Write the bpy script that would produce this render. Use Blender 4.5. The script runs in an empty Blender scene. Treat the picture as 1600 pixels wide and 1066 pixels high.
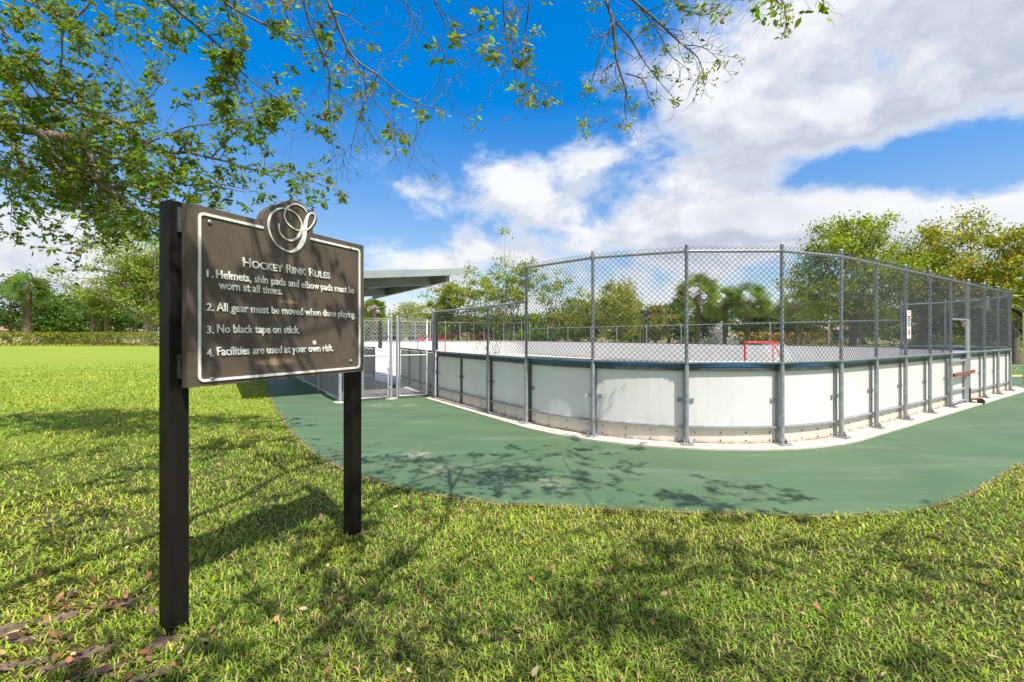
import bpy, bmesh, math, random
import numpy as np
from mathutils import Vector, Matrix, noise as mn
random.seed(7); RNG = np.random.default_rng(7)
SC = bpy.context.scene
COL = SC.collection
R = math.radians
# ------------------------------------------------------------------ camera
H, F, HY = 1.45, 711.1, 525.0
cam_d = bpy.data.cameras.new("camera"); cam = bpy.data.objects.new("camera", cam_d); COL.objects.link(cam)
cam.location = (0, 0, H); cam.rotation_euler = (R(90), 0, 0)
cam_d.lens = 16; cam_d.sensor_width = 36; cam_d.sensor_fit = 'HORIZONTAL'; cam_d.shift_y = -8/1600.0
cam_d.clip_start = 0.05; cam_d.clip_end = 3000
SC.camera = cam
SC.view_settings.view_transform = 'Standard'; SC.view_settings.look = 'None'
SC.view_settings.exposure = 0.55; SC.view_settings.gamma = 1.0
# ------------------------------------------------------------------ sun
EL = R(61)
SD = Vector((.589*math.cos(EL), -.808*math.cos(EL), math.sin(EL))).normalized()
sl = bpy.data.lights.new("sun", 'SUN'); sl.energy = 4.9; sl.angle = R(0.5); sl.color = (1, .955, .88)
so = bpy.data.objects.new("sun", sl); COL.objects.link(so)
so.rotation_euler = (-SD).to_track_quat('-Z', 'Y').to_euler(); so.location = (10, -14, 30)

# ------------------------------------------------------------------ node helper
class NT:
    def __init__(s, tree): s.t = tree; s.n = tree.nodes; s.l = tree.links
    def new(s, typ, **kw):
        n = s.n.new(typ)
        for k, v in kw.items(): setattr(n, k, v)
        return n
    def put(s, sock, v):
        if hasattr(v, 'is_linked') or hasattr(v, 'links'): s.l.new(v, sock)
        else: sock.default_value = v
    def math(s, op, a, b=0.0, c=None, clamp=False):
        n = s.new('ShaderNodeMath', operation=op, use_clamp=clamp)
        s.put(n.inputs[0], a); s.put(n.inputs[1], b)
        if c is not None: s.put(n.inputs[2], c)
        return n.outputs[0]
    def vmath(s, op, a, b=(0, 0, 0)):
        n = s.new('ShaderNodeVectorMath', operation=op); s.put(n.inputs[0], a)
        if op == 'SCALE': s.put(n.inputs[3], b)
        else: s.put(n.inputs[1], b)
        return n.outputs[1] if op in ('LENGTH', 'DOT_PRODUCT') else n.outputs[0]
    def mapr(s, v, a, b, c=0.0, d=1.0, smooth=False):
        n = s.new('ShaderNodeMapRange', interpolation_type='SMOOTHSTEP' if smooth else 'LINEAR')
        s.put(n.inputs[0], v); n.inputs[1].default_value = a; n.inputs[2].default_value = b
        n.inputs[3].default_value = c; n.inputs[4].default_value = d
        return n.outputs[0]
    def noise(s, vec, scale, detail=4, rough=.55, dist=0.0, lac=2.0):
        n = s.new('ShaderNodeTexNoise'); s.put(n.inputs['Vector'], vec)
        n.inputs['Scale'].default_value = scale; n.inputs['Detail'].default_value = detail
        n.inputs['Roughness'].default_value = rough; n.inputs['Distortion'].default_value = dist
        n.inputs['Lacunarity'].default_value = lac
        return n.outputs[0]
    def mix(s, f, a, b, blend='MIX'):
        n = s.new('ShaderNodeMix', data_type='RGBA', blend_type=blend)
        s.put(n.inputs[0], f)
        s.put(n.inputs[6], a if not isinstance(a, tuple) else (*a, 1)); s.put(n.inputs[7], b if not isinstance(b, tuple) else (*b, 1))
        return n.outputs[2]

# ------------------------------------------------------------------ world: Nishita sky and clouds
W = bpy.data.worlds.new("World"); SC.world = W; W.use_nodes = True
w = NT(W.node_tree); w.n.clear()
sky = w.new('ShaderNodeTexSky', sky_type='NISHITA'); sky.sun_disc = False
sky.sun_elevation = EL; sky.sun_rotation = math.atan2(SD.x, SD.y)
sky.air_density = 1.0; sky.dust_density = 0.3; sky.ozone_density = 3.0; sky.altitude = 0
hs = w.new('ShaderNodeHueSaturation'); hs.inputs['Hue'].default_value = .502
w.l.new(sky.outputs[0], hs.inputs['Color'])
tc = w.new('ShaderNodeTexCoord'); D0 = tc.outputs['Generated']
sep = w.new('ShaderNodeSeparateXYZ'); w.l.new(D0, sep.inputs[0])
w.put(hs.inputs['Saturation'], w.math('MULTIPLY', w.mapr(sep.outputs[2], .15, .56, 1.08, 1.60), w.mapr(sep.outputs[2], .62, .8, 1, .6))); w.put(hs.inputs['Value'], w.mapr(sep.outputs[2], .12, .5, 1.04, 1.72))
def pxdir(px, py): return Vector(((px-800)/F, 1, (HY-py)/F)).normalized()
def cloud_density(dirv):
    sp = w.new('ShaderNodeSeparateXYZ'); w.put(sp.inputs[0], dirv)
    den = w.math('ADD', w.math('MAXIMUM', sp.outputs[2], 0.0), 0.50)
    cb = w.new('ShaderNodeCombineXYZ')
    w.put(cb.inputs[0], w.math('DIVIDE', sp.outputs[0], den)); w.put(cb.inputs[1], w.math('DIVIDE', sp.outputs[1], den))
    q = cb.outputs[0]
    n1 = w.math('ADD', w.math('MULTIPLY', w.noise(q, 2.6, 9, .60, .25), .60), w.math('MULTIPLY', w.noise(q, 6.5, 8, .6, .3), .40))
    tot = w.math('MULTIPLY', w.math('SUBTRACT', n1, .5), 4.2)
    # broad banks of cloud and gaps of blue: (px, py, rx, rz, weight)
    for (px, py, rx, rz, wt) in [
        (1330, 70, .30, .20, .52), (1120, 130, .24, .14, .22), (1560, 110, .25, .16, .45), (1180, 205, .26, .07, .26),
        (1120, 335, .34, .07, .50), (1280, 350, .22, .07, .42), (1580, 320, .16, .06, .50), (960, 400, .3, .06, .30),
        (690, 255, .24, .09, .52), (900, 265, .22, .06, .30), (590, 225, .10, .04, .3), (740, 320, .25, .05, .3), (640, 390, .24, .04, .28), (20, 380, .24, .12, .5), (180, 440, .25, .08, .4),
        (560, 265, .16, .05, .2), (925, 110, .10, .12, .22), (1275, 165, .10, .05, -.40), (1345, 105, .06, .03, -.45), (1060, 235, .13, .04, -.35), (1130, 40, .06, .10, -.30), (1500, 30, .10, .04, -.3),
        (760, 60, .24, .20, -.75), (560, 130, .26, .18, -.7), (300, 150, .4, .25, -.65), (1450, 250, .26, .05, -.80), (1570, 235, .14, .07, -.6),
        (870, 200, .08, .10, -.35), (560, 330, .16, .05, -.4), (1320, 275, .12, .03, -.25)]:
        c = pxdir(px, py)
        v = w.vmath('SUBTRACT', dirv, tuple(c)); v = w.vmath('MULTIPLY', v, (1/rx, 1/rx, 1/rz))
        tot = w.math('MULTIPLY_ADD', w.mapr(w.vmath('LENGTH', v), 0.0, 1.7, 1.0, 0.0, True), wt, tot)
    sp2 = sp.outputs; tot = w.math('ADD', tot, w.mapr(sp2[2], .60, .78, 0, .38, True)); tot = w.math('ADD', tot, w.mapr(sp2[1], .1, -.5, 0, .45, True))  # extra cloud overhead and behind, out of view, added to whiten and brighten ambient
    return tot
d0 = cloud_density(D0)
up = w.vmath('NORMALIZE', w.vmath('ADD', D0, (.035, -.01, .055)))
d1 = cloud_density(up)
hz = w.mapr(sep.outputs[2], 0.0, .20, .50, 0.0, True)
al = w.mapr(w.math('ADD', d0, hz), -.10, .55, 0, 1, True)
fine = w.noise(D0, 6, 7, .62, .5); broad = w.noise(w.vmath('MULTIPLY', D0, (1, 1, 2.2)), 2.6, 5, .55, .4)
lit = w.math('ADD', w.mapr(w.math('SUBTRACT', d0, d1), -.42, .40, 0, 1), w.math('ADD', w.math('MULTIPLY', w.math('SUBTRACT', fine, .5), .8), w.math('MULTIPLY', w.math('SUBTRACT', broad, .53), 2.6)), clamp=True)
thin = w.mapr(d0, .1, .8, 0, 1, True)
lit2 = w.math('MAXIMUM', lit, w.math('MULTIPLY', w.math('SUBTRACT', 1.0, thin), .72))
cc = w.mix(lit2, (4.1, 4.45, 5.3), (7.1, 7.2, 7.35))
skyc = w.mix(w.math('MULTIPLY', al, .97), hs.outputs[0], cc)
bg = w.new('ShaderNodeBackground'); w.l.new(skyc, bg.inputs[0]); bg.inputs[1].default_value = 0.095
ow = w.new('ShaderNodeOutputWorld'); w.l.new(bg.outputs[0], ow.inputs[0])

# ------------------------------------------------------------------ helpers
def P(px, py, d): return Vector(((px-800)/F*d, d, H+(HY-py)/F*d))
def G(px, py):
    d = H*F/(py-HY); return Vector(((px-800)/F*d, d, 0))
UX, UY = .8377, .5464
def RK(u, v, z=0.0): return Vector((UX*u-UY*v, UY*u+UX*v, z))     # rink axes to world

def tag(o, label=None, cat=None, group=None, kind=None):
    if label: o['label'] = label
    if cat: o['category'] = cat
    if group: o['group'] = group
    if kind: o['kind'] = kind
    return o
def empty(name, loc=(0, 0, 0), rz=0, **k):
    o = bpy.data.objects.new(name, None); COL.objects.link(o); o.location = loc; o.rotation_euler = (0, 0, rz)
    o.empty_display_size = .2
    tag(o, **k); bpy.context.view_layer.update(); return o

def np_mesh(name, verts, faces, mat, parent=None, cols=None, smooth=False, mats=None):
    """faces: list of int arrays (M,k). cols: per-vertex rgb."""
    me = bpy.data.meshes.new(name)
    verts = np.asarray(verts, dtype=np.float32)
    if parent is not None:
        mi = np.array(parent.matrix_world.inverted()); verts = (verts @ mi[:3, :3].T + mi[:3, 3]).astype(np.float32)
    me.vertices.add(len(verts)); me.vertices.foreach_set('co', verts.ravel())
    li = np.concatenate([np.asarray(f, dtype=np.int32).ravel() for f in faces])
    ks = np.concatenate([np.full(len(f), np.asarray(f).shape[1], dtype=np.int32) for f in faces])
    st = np.concatenate([[0], np.cumsum(ks)[:-1]]).astype(np.int32)
    me.loops.add(len(li)); me.loops.foreach_set('vertex_index', li)
    me.polygons.add(len(ks)); me.polygons.foreach_set('loop_start', st); me.polygons.foreach_set('loop_total', ks)
    if smooth: me.polygons.foreach_set('use_smooth', np.ones(len(ks), dtype=bool))
    me.update(calc_edges=True); me.validate()
    if cols is not None:
        a = me.color_attributes.new('Col', 'FLOAT_COLOR', 'POINT')
        c4 = np.ones((len(verts), 4), dtype=np.float32); c4[:, :3] = cols; a.data.foreach_set('color', c4.ravel())
    me.materials.append(mat)
    o = bpy.data.objects.new(name, me); COL.objects.link(o)
    if parent is not None: o.parent = parent
    return o

class MB:
    """collects boxes, tubes and plates; build() links them as one mesh"""
    def __init__(s): s.v = []; s.f = []; s.sm = []; s.m = 0; s.mi = []
    def add(s, vs, fs, smooth=False):
        b = len(s.v); s.v += [tuple(x) for x in vs]; s.f += [tuple(i+b for i in f) for f in fs]; s.sm += [smooth]*len(fs); s.mi += [s.m]*len(fs)
    def box(s, c, ax, ay, az):
        c, ax, ay, az = map(Vector, (c, ax, ay, az))
        vs = [c+i*ax+j*ay+k*az for k in (-1, 1) for j in (-1, 1) for i in (-1, 1)]
        s.add(vs, [(0, 2, 3, 1), (4, 5, 7, 6), (0, 1, 5, 4), (2, 6, 7, 3), (0, 4, 6, 2), (1, 3, 7, 5)])
    def bar(s, p, q, wd, ht, up=(0, 0, 1)):
        p, q = Vector(p), Vector(q); d = (q-p); L = d.length; d.normalize(); side = d.cross(Vector(up)).normalized(); u = side.cross(d)
        s.box((p+q)/2, d*L/2, side*wd/2, u*ht/2)
    def tube(s, path, r, n=8, caps=True):
        path = [Vector(p) for p in path]; k = len(path)
        rs = r if isinstance(r, (list, tuple)) else [r]*k
        vs = []; d0 = (path[1]-path[0]).normalized()
        a = d0.orthogonal().normalized()
        if abs(d0.z) < .9: a = d0.cross(Vector((0, 0, 1))).normalized()
        for i, p in enumerate(path):
            d = (path[min(i+1, k-1)]-path[max(i-1, 0)]).normalized()
            a = (a-d*a.dot(d)).normalized(); b = d.cross(a)
            vs += [p+(a*math.cos(t)+b*math.sin(t))*rs[i] for t in [2*math.pi*j/n for j in range(n)]]
        fs = [(i*n+j, i*n+(j+1) % n, (i+1)*n+(j+1) % n, (i+1)*n+j) for i in range(k-1) for j in range(n)]
        s.add(vs, fs, True)
        if caps and n > 3: s.add(vs[:n][::-1], [tuple(range(n))]); s.add(vs[-n:], [tuple(range(n))])
    def strip(s, top, bot):                      # ribbon between two polylines
        n = len(top); s.add(list(top)+list(bot), [(i, i+1, n+i+1, n+i) for i in range(n-1)], True)
    def wall(s, pts, nrm, z0, z1, th):           # solid curved wall segment: pts on the outer face, nrm outward normals
        n = len(pts); vs = []
        for p, q in zip(pts, nrm):
            o = Vector((p[0], p[1], 0)); i = o-Vector(q)*th
            vs += [o+Vector((0, 0, z0)), o+Vector((0, 0, z1)), i+Vector((0, 0, z1)), i+Vector((0, 0, z0))]
        fs = []
        for k in range(n-1):
            for j in range(4): fs.append((k*4+j, (k+1)*4+j, (k+1)*4+(j+1) % 4, k*4+(j+1) % 4))
        fs += [(0, 1, 2, 3), ((n-1)*4+3, (n-1)*4+2, (n-1)*4+1, (n-1)*4)]
        s.add(vs, fs, False)
    def build(s, name, mat, parent=None, bevel=0, **k):
        me = bpy.data.meshes.new(name)
        vs = s.v
        if parent is not None:
            mi = parent.matrix_world.inverted(); vs = [mi @ Vector(v) for v in vs]
        me.from_pydata([tuple(v) for v in vs], [], s.f); me.validate()
        if len(me.polygons) == len(s.sm): me.polygons.foreach_set('use_smooth', s.sm)
        if isinstance(mat, (list, tuple)):
            for x in mat: me.materials.append(x)
            me.polygons.foreach_set('material_index', s.mi)
        else: me.materials.append(mat)
        me.update()
        o = bpy.data.objects.new(name, me); COL.objects.link(o)
        if parent is not None: o.parent = parent; bpy.context.view_layer.update()
        if bevel:
            m = o.modifiers.new('bevel', 'BEVEL'); m.width = bevel; m.segments = 2; m.limit_method = 'ANGLE'
        tag(o, **k); return o

# ------------------------------------------------------------------ materials
def mat_base(name):
    m = bpy.data.materials.new(name); m.use_nodes = True; t = NT(m.node_tree)
    b = m.node_tree.nodes['Principled BSDF']; return m, t, b
def mat(name, c1, c2=None, scale=6, rough=.6, metal=0, bump=0, bscale=60, detail=5, lo=.35, hi=.65, spec=None, coord='Object', stretch=None, rvar=0):
    m, t, b = mat_base(name)
    co = t.new('ShaderNodeTexCoord').outputs[coord]
    if stretch: co = t.vmath('MULTIPLY', co, stretch)
    if c2 is None: c2 = tuple(x*.82 for x in c1)
    n = t.noise(co, scale, detail, .6)
    f = t.mapr(n, lo, hi)
    t.put(b.inputs['Base Color'], t.mix(f, tuple(c2), tuple(c1)))
    b.inputs['Roughness'].default_value = rough; b.inputs['Metallic'].default_value = metal
    if rvar: t.put(b.inputs['Roughness'], t.mapr(n, .3, .7, rough-rvar, rough+rvar))
    if spec is not None: b.inputs['Specular IOR Level'].default_value = spec
    if bump:
        bn = t.new('ShaderNodeBump'); bn.inputs['Strength'].default_value = bump; bn.inputs['Distance'].default_value = .01
        t.put(bn.inputs['Height'], t.noise(co, bscale, 4, .6)); t.l.new(bn.outputs[0], b.inputs['Normal'])
    return m
def leafmat(name, trans=.35, rough=.5, spec=.25):
    m, t, b = mat_base(name)
    a = t.new('ShaderNodeAttribute', attribute_name='Col'); t.l.new(a.outputs['Color'], b.inputs['Base Color'])
    b.inputs['Roughness'].default_value = rough; b.inputs['Specular IOR Level'].default_value = spec
    tr = t.new('ShaderNodeBsdfTranslucent'); c = t.mix(1.0, a.outputs['Color'], (1.25, 1.15, .45), 'MULTIPLY'); t.l.new(c, tr.inputs[0])
    mx = t.new('ShaderNodeMixShader'); mx.inputs[0].default_value = trans
    t.l.new(b.outputs[0], mx.inputs[1]); t.l.new(tr.outputs[0], mx.inputs[2])
    out = [n for n in t.n if n.type == 'OUTPUT_MATERIAL'][0]; t.l.new(mx.outputs[0], out.inputs[0])
    return m
M_leaf = leafmat('leaf', .48); M_grass = leafmat('grass_blade', .32, .5, .3)
M_bark = mat('bark', (.20, .165, .13), (.10, .078, .06), 9, .9, bump=.6, bscale=30, stretch=(1, 1, .35))
M_barklight = mat('pale_bark', (.33, .28, .22), (.17, .135, .105), 7, .9, bump=.5, bscale=40)
M_palmtrunk = mat('palm_trunk', (.25, .17, .12), (.09, .065, .05), 5, .95, bump=.9, bscale=12, stretch=(1, 1, 3))
M_galv = mat('galvanised_steel', (.36, .38, .39), (.23, .245, .26), 14, .5, metal=.25, rvar=.12)
M_galvl = mat('bright_galvanised', (.48, .50, .51), (.34, .36, .38), 20, .42, metal=.4, rvar=.1)
M_wire = mat('chain_wire', (.055, .062, .078), (.035, .04, .052), 3, .5, metal=.3)
M_wirel = mat('bright_wire', (.50, .52, .53), (.40, .42, .43), 3, .6, metal=.0)  # paler chain wire, sun on the gate mesh put into the colour
M_steel = mat('dark_steel', (.11, .12, .12), (.065, .072, .07), 12, .55, metal=.4)
M_conc = mat('concrete', (.62, .54, .46), (.42, .36, .30), 3, .9, bump=.3, bscale=120, detail=9, lo=.3, hi=.7)
M_blue = mat('blue_cap', (.012, .10, .23), (.01, .065, .16), 4, .35)
M_black = mat('black_paint', (.006, .0055, .005), (.016, .013, .011), 5, .5, bump=.15, bscale=35, stretch=(1, 1, .15), lo=.45, hi=.75, spec=.12)
M_cream = mat('cream_letter', (.80, .79, .73), (.70, .69, .64), 30, .8, spec=.15, bump=.08, bscale=200)
M_bolt = mat('bolt_head', (.05, .05, .05), rough=.5, metal=.5)
M_red = mat('red_paint', (.62, .02, .03), (.45, .02, .03), 8, .4)
M_net = mat('white_net', (.75, .72, .7), rough=.8)
M_wood = mat('rusty_wood', (.30, .11, .055), (.15, .06, .035), 25, .85, stretch=(1, 1, 1))
M_rust = mat('rust', (.24, .10, .05), (.10, .05, .03), 40, .9)
M_shel = mat('shelter_paint', (.19, .225, .195), (.155, .19, .165), 3, .55)
M_sheld = mat('shelter_roof_metal', (.31, .35, .33), (.27, .31, .29), 3, .45)
M_white = mat('white_plain', (.8, .8, .79), rough=.5)
M_fabric = mat('dark_fabric', (.022, .02, .03), rough=.9)
M_screen = mat('windscreen_cloth', (.012, .028, .045), (.018, .035, .055), 3, .9)

def m_panel():
    m, t, b = mat_base('white_rink_board')
    co = t.new('ShaderNodeTexCoord').outputs['Object']
    n = t.noise(co, 1.3, 4, .6); n2 = t.noise(t.vmath('MULTIPLY', co, (1, 1, .25)), 5, 6, .65)
    sc = t.noise(t.vmath('MULTIPLY', co, (6, 6, 1.0)), 3.2, 2, .5, 1.5)
    c = t.mix(t.mapr(n, .35, .7), (.675, .668, .655), (.725, .718, .712))
    c = t.mix(t.math('MULTIPLY', t.mapr(n2, .64, .78), .22), c, (.42, .42, .37))
    sk = t.noise(t.vmath('MULTIPLY', co, (1.2, 1.2, 5)), 9, 3, .5, 2.0)
    c = t.mix(t.math('MULTIPLY', t.mapr(sk, .735, .76), .55), c, (.12, .12, .12))
    c = t.mix(t.math('MULTIPLY', t.mapr(t.math('ABSOLUTE', t.math('SUBTRACT', sc, .5)), 0, .0035, 1, 0), .18), c, (.2, .2, .2))
    z = t.new('ShaderNodeSeparateXYZ'); t.l.new(co, z.inputs[0])
    dirt = t.math('MULTIPLY', t.mapr(z.outputs[2], .27, .45, 1, 0), t.mapr(n2, .4, .7))
    c = t.mix(t.math('MULTIPLY', dirt, .35), c, (.36, .33, .26))
    t.l.new(c, b.inputs['Base Color']); b.inputs['Roughness'].default_value = .38
    return m
M_panel = m_panel()
def m_kick():
    m, t, b = mat_base('kickplate_cream')
    co = t.new('ShaderNodeTexCoord').outputs['Object']
    n = t.noise(t.vmath('MULTIPLY', co, (1, 1, .4)), 9, 7, .65)
    c = t.mix(t.mapr(n, .35, .7), (.64, .61, .53), (.53, .50, .42))
    z = t.new('ShaderNodeSeparateXYZ'); t.l.new(co, z.inputs[0])
    c = t.mix(t.math('MULTIPLY', t.mapr(z.outputs[2], .03, .075, 1, 0), t.mapr(n, .35, .55)), c, (.26, .12, .06))
    t.l.new(c, b.inputs['Base Color']); b.inputs['Roughness'].default_value = .6
    return m
M_kick = m_kick()
def m_court():
    m, t, b = mat_base('green_court_paint')
    co = t.new('ShaderNodeTexCoord').outputs['Object']
    n = t.noise(co, .55, 6, .6, .6); n2 = t.noise(co, 7, 9, .7); st = t.noise(t.vmath('MULTIPLY', co, (.5, 2.2, 1)), 1.1, 5, .6, .8)
    n3 = t.noise(co, 90, 3, .6)
    c = t.mix(t.mapr(n, .3, .7), (.056, .108, .050), (.075, .137, .064))
    c = t.mix(t.math('MULTIPLY', t.mapr(st, .50, .72), .75), c, (.115, .172, .105))
    c = t.mix(t.math('MULTIPLY', t.mapr(n2, .60, .74), .5), c, (.19, .19, .14))
    c = t.mix(t.math('MULTIPLY', t.mapr(n3, .5, .8), .12), c, (.04, .09, .07))
    # worn paint showing the asphalt: round patch near the lawn
    for (g, r, a) in [(G(655, 712), .22, .8), (G(690, 735), .28, .35), (G(860, 757), .25, .45), (G(590, 634), .5, .4), (G(640, 634), .3, .4), (G(1430, 640), .8, .12)]:
        v = t.vmath('MULTIPLY', t.vmath('SUBTRACT', co, tuple(g)), (1, 1.0, 0))
        f = t.math('MULTIPLY', t.mapr(t.vmath('LENGTH', v), 0, r, 1, 0), t.mapr(n2, .42, .58))
        c = t.mix(t.math('MULTIPLY', f, a, clamp=True), c, (.42, .34, .26))
    t.l.new(c, b.inputs['Base Color']); t.put(b.inputs['Roughness'], t.mapr(n, .3, .7, .62, .82))
    bn = t.new('ShaderNodeBump'); bn.inputs['Strength'].default_value = .18; bn.inputs['Distance'].default_value = .004
    t.put(bn.inputs['Height'], n3); t.l.new(bn.outputs[0], b.inputs['Normal'])
    return m
M_court = m_court()
def m_lawn():
    m, t, b = mat_base('lawn')
    co = t.new('ShaderNodeTexCoord').outputs['Object']
    n = t.noise(co, .35, 5, .6, .3); n2 = t.noise(t.vmath('MULTIPLY', co, (1, 1, 1)), 14, 8, .75); n3 = t.noise(co, 2.2, 6, .65)
    st = t.noise(t.vmath('MULTIPLY', co, (.12, .9, 1)), 1.0, 4, .6)
    c = t.mix(t.mapr(n, .3, .7), (.235, .30, .043), (.30, .345, .052))
    c = t.mix(t.mapr(st, .4, .65), c, (.23, .30, .04))
    c = t.mix(t.math('MULTIPLY', t.mapr(n3, .55, .72), .6), c, (.31, .31, .08))
    c = t.mix(t.math('MULTIPLY', t.mapr(n2, .45, .70), .8), c, (.10, .17, .02))
    # thatch near the viewer where blades stand as geometry
    ln = t.vmath('LENGTH', co)
    th = t.mix(t.mapr(t.noise(co, 30, 5, .7), .35, .65), (.045, .06, .018), (.15, .13, .055))
    c = t.mix(t.mapr(ln, 5.5, 11, 1, 0, True), c, th)
    t.l.new(c, b.inputs['Base Color']); b.inputs['Roughness'].default_value = .9; b.inputs['Specular IOR Level'].default_value = .1
    bn = t.new('ShaderNodeBump'); bn.inputs['Strength'].default_value = .8; bn.inputs['Distance'].default_value = .06
    t.put(bn.inputs['Height'], t.noise(co, 18, 6, .8)); t.l.new(bn.outputs[0], b.inputs['Normal'])
    return m
M_lawn = m_lawn()

# ------------------------------------------------------------------ ground
def sheet(name, pts, z, mt, **k):
    bm = bmesh.new(); vs = [bm.verts.new((p[0], p[1], z)) for p in pts]; f = bm.faces.new(vs)
    if f.normal.z < 0: f.normal_flip()
    bmesh.ops.triangulate(bm, faces=bm.faces); me = bpy.data.meshes.new(name); bm.to_mesh(me); bm.free()
    me.materials.append(mt); o = bpy.data.objects.new(name, me); COL.objects.link(o)
    return tag(o, kind='structure', **k)
sheet('lawn', [(-900, -600), (900, -600), (900, 1500), (-900, 1500)], 0.0, M_lawn)

def smooth_poly(pts, n=8, closed=False):
    out = []; m = len(pts)
    for i in range(m if closed else m-1):
        p0, p1, p2, p3 = [Vector(pts[(i+k) % m]) if closed else Vector(pts[min(max(i+k, 0), m-1)]) for k in (-1, 0, 1, 2)]
        for j in range(n):
            s = j/n; out.append(.5*((2*p1)+(p2-p0)*s+(2*p0-5*p1+4*p2-p3)*s*s+(3*p1-p0-3*p2+p3)*s**3))
    if not closed: out.append(Vector(pts[-1]))
    return out
edge_px = [(405, 585), (418, 598), (424, 618), (436, 645), (460, 678), (500, 713), (560, 741), (640, 765), (720, 780), (800, 788), (900, 793),
           (1000, 797), (1100, 801), (1200, 805), (1300, 806), (1370, 803), (1440, 794), (1500, 776), (1550, 750), (1600, 722)]
edge = [G(*p) for p in edge_px]
edge += [Vector((7.6, 6.1, 0)), Vector((10.5, 8.6, 0)), Vector((14, 11.4, 0)), Vector((19, 14.6, 0)), Vector((26, 15.2, 0))]
edge_s = smooth_poly([(p.x, p.y, 0) for p in edge], 8)
edge_w = [p+Vector((mn.noise(p*6)*.03, mn.noise(p*6+Vector((9, 0, 0)))*.03, 0)) for p in edge_s]
court_poly = [tuple(RK(1.2, 45)), tuple(RK(1.1, 22)), (-9.6, 19.0), ] + [tuple(p) for p in edge_w] + [(26, 16.6), (14.5, 16.4), tuple(RK(22, 45))]
sheet('court_pavement', court_poly, 0.012, M_court)
# low dark soil lip along the paving edge
M_soil = mat('soil', (.10, .07, .045), (.20, .15, .10), 18, .95, bump=.6, bscale=60)
sb = MB(); sb.strip([p+Vector((0, 0, .010)) for p in edge_w], [p+Vector((0, 0, .010))+(Vector((p.x, p.y, 0))-Vector((4, 12, 0))).normalized()*.045 for p in edge_w])
sb.build('soil_edge', M_soil, kind='structure')
M_sand = mat('bare_sandy_soil', (.19, .135, .095), (.065, .04, .026), 14, .95, bump=1.0, bscale=50, detail=8, lo=.38, hi=.62)
def blob(name, c, rx, ry, ang, z, mt, n=40, rough=.25):
    pts = []
    for i in range(n):
        a = 2*math.pi*i/n; r = 1+rough*mn.noise(Vector((math.cos(a)*1.7, math.sin(a)*1.7, c[0]*3)))*2
        x, y = math.cos(a)*rx*r, math.sin(a)*ry*r
        pts.append((c[0]+x*math.cos(ang)-y*math.sin(ang), c[1]+x*math.sin(ang)+y*math.cos(ang)))
    return sheet(name, pts, z, mt), pts
patches = []
prr = random.Random(4)
for (px, py) in [(105, 1040), (70, 1050), (140, 1025), (40, 1000), (75, 975), (110, 962), (15, 1045), (20, 985), (165, 1050), (190, 945), (230, 1062)]:
    g = G(px, py); rx, ry, an = prr.uniform(.05, .11), prr.uniform(.03, .055), prr.uniform(.2, .8); blob('soil_patch', (g.x, g.y), rx, ry, an, .008+.0004*len(patches), M_sand, rough=.45); patches.append((g.x, g.y, rx*.85, ry*.85, an))
g = G(268, 1000); g2_ = G(556, 834); blob('soil_patch', (g2_.x, g2_.y), .085, .07, .3, .0095, M_sand, rough=.4); patches.append((g2_.x, g2_.y, .07, .055, .3))
blob('footing_patch', (g.x-.01, g.y-.03), .075, .05, .5, .009, M_sand); patches.append((g.x-.01, g.y-.03, .07, .045, .5))

# ------------------------------------------------------------------ rink
U0, U1, V0, V1, RR = 4.33, 20.4, 2.9, 32.0, 3.1
def rink_outline(n=10):
    """list of (u,v,nu,nv) along the outer face, near-left side going to near side, right side, far side"""
    out = []
    def arc(cu, cv, a0, a1):
        for i in range(n+1):
            a = a0+(a1-a0)*i/n; out.append((cu+RR*math.cos(a), cv+RR*math.sin(a), math.cos(a), math.sin(a)))
    arc(U0+RR, V0+RR, math.pi, 1.5*math.pi); arc(U1-RR, V0+RR, 1.5*math.pi, 2*math.pi)
    arc(U1-RR, V1-RR, 0, .5*math.pi); arc(U0+RR, V1-RR, .5*math.pi, math.pi)
    return out
OUT = rink_outline()
def m_floor():
    m, t, b = mat_base('rink_floor')
    co = t.new('ShaderNodeTexCoord').outputs['Object']
    n = t.noise(co, .5, 6, .6); n2 = t.noise(co, 5, 7, .7)
    c = t.mix(t.mapr(n, .3, .7), (.52, .50, .48), (.60, .575, .55)); c = t.mix(t.math('MULTIPLY', t.mapr(n2, .5, .75), .4), c, (.40, .38, .36))
    t.l.new(c, b.inputs['Base Color']); b.inputs['Roughness'].default_value = .6
    return m
sheet('rink_floor', [RK(u, v) for u, v, _, _ in OUT], 0.03, m_floor())
# painted lines on the rink floor
M_line = mat('faded_red_line', (.55, .22, .20), (.48, .36, .34), 9, .7)
M_cline = mat('white_line', (.7, .7, .66), (.5, .52, .46), 9, .7)
def uvrect(name, u0, u1, v0, v1, z, mt): return sheet(name, [RK(u0, v0), RK(u1, v0), RK(u1, v1), RK(u0, v1)], z, mt)
uvrect('goal_line', U0+.6, U1-.6, 6.6, 6.72, .036, M_line); uvrect('centre_line', U0+.2, U1-.2, 17.3, 17.6, .036, M_line)
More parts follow.
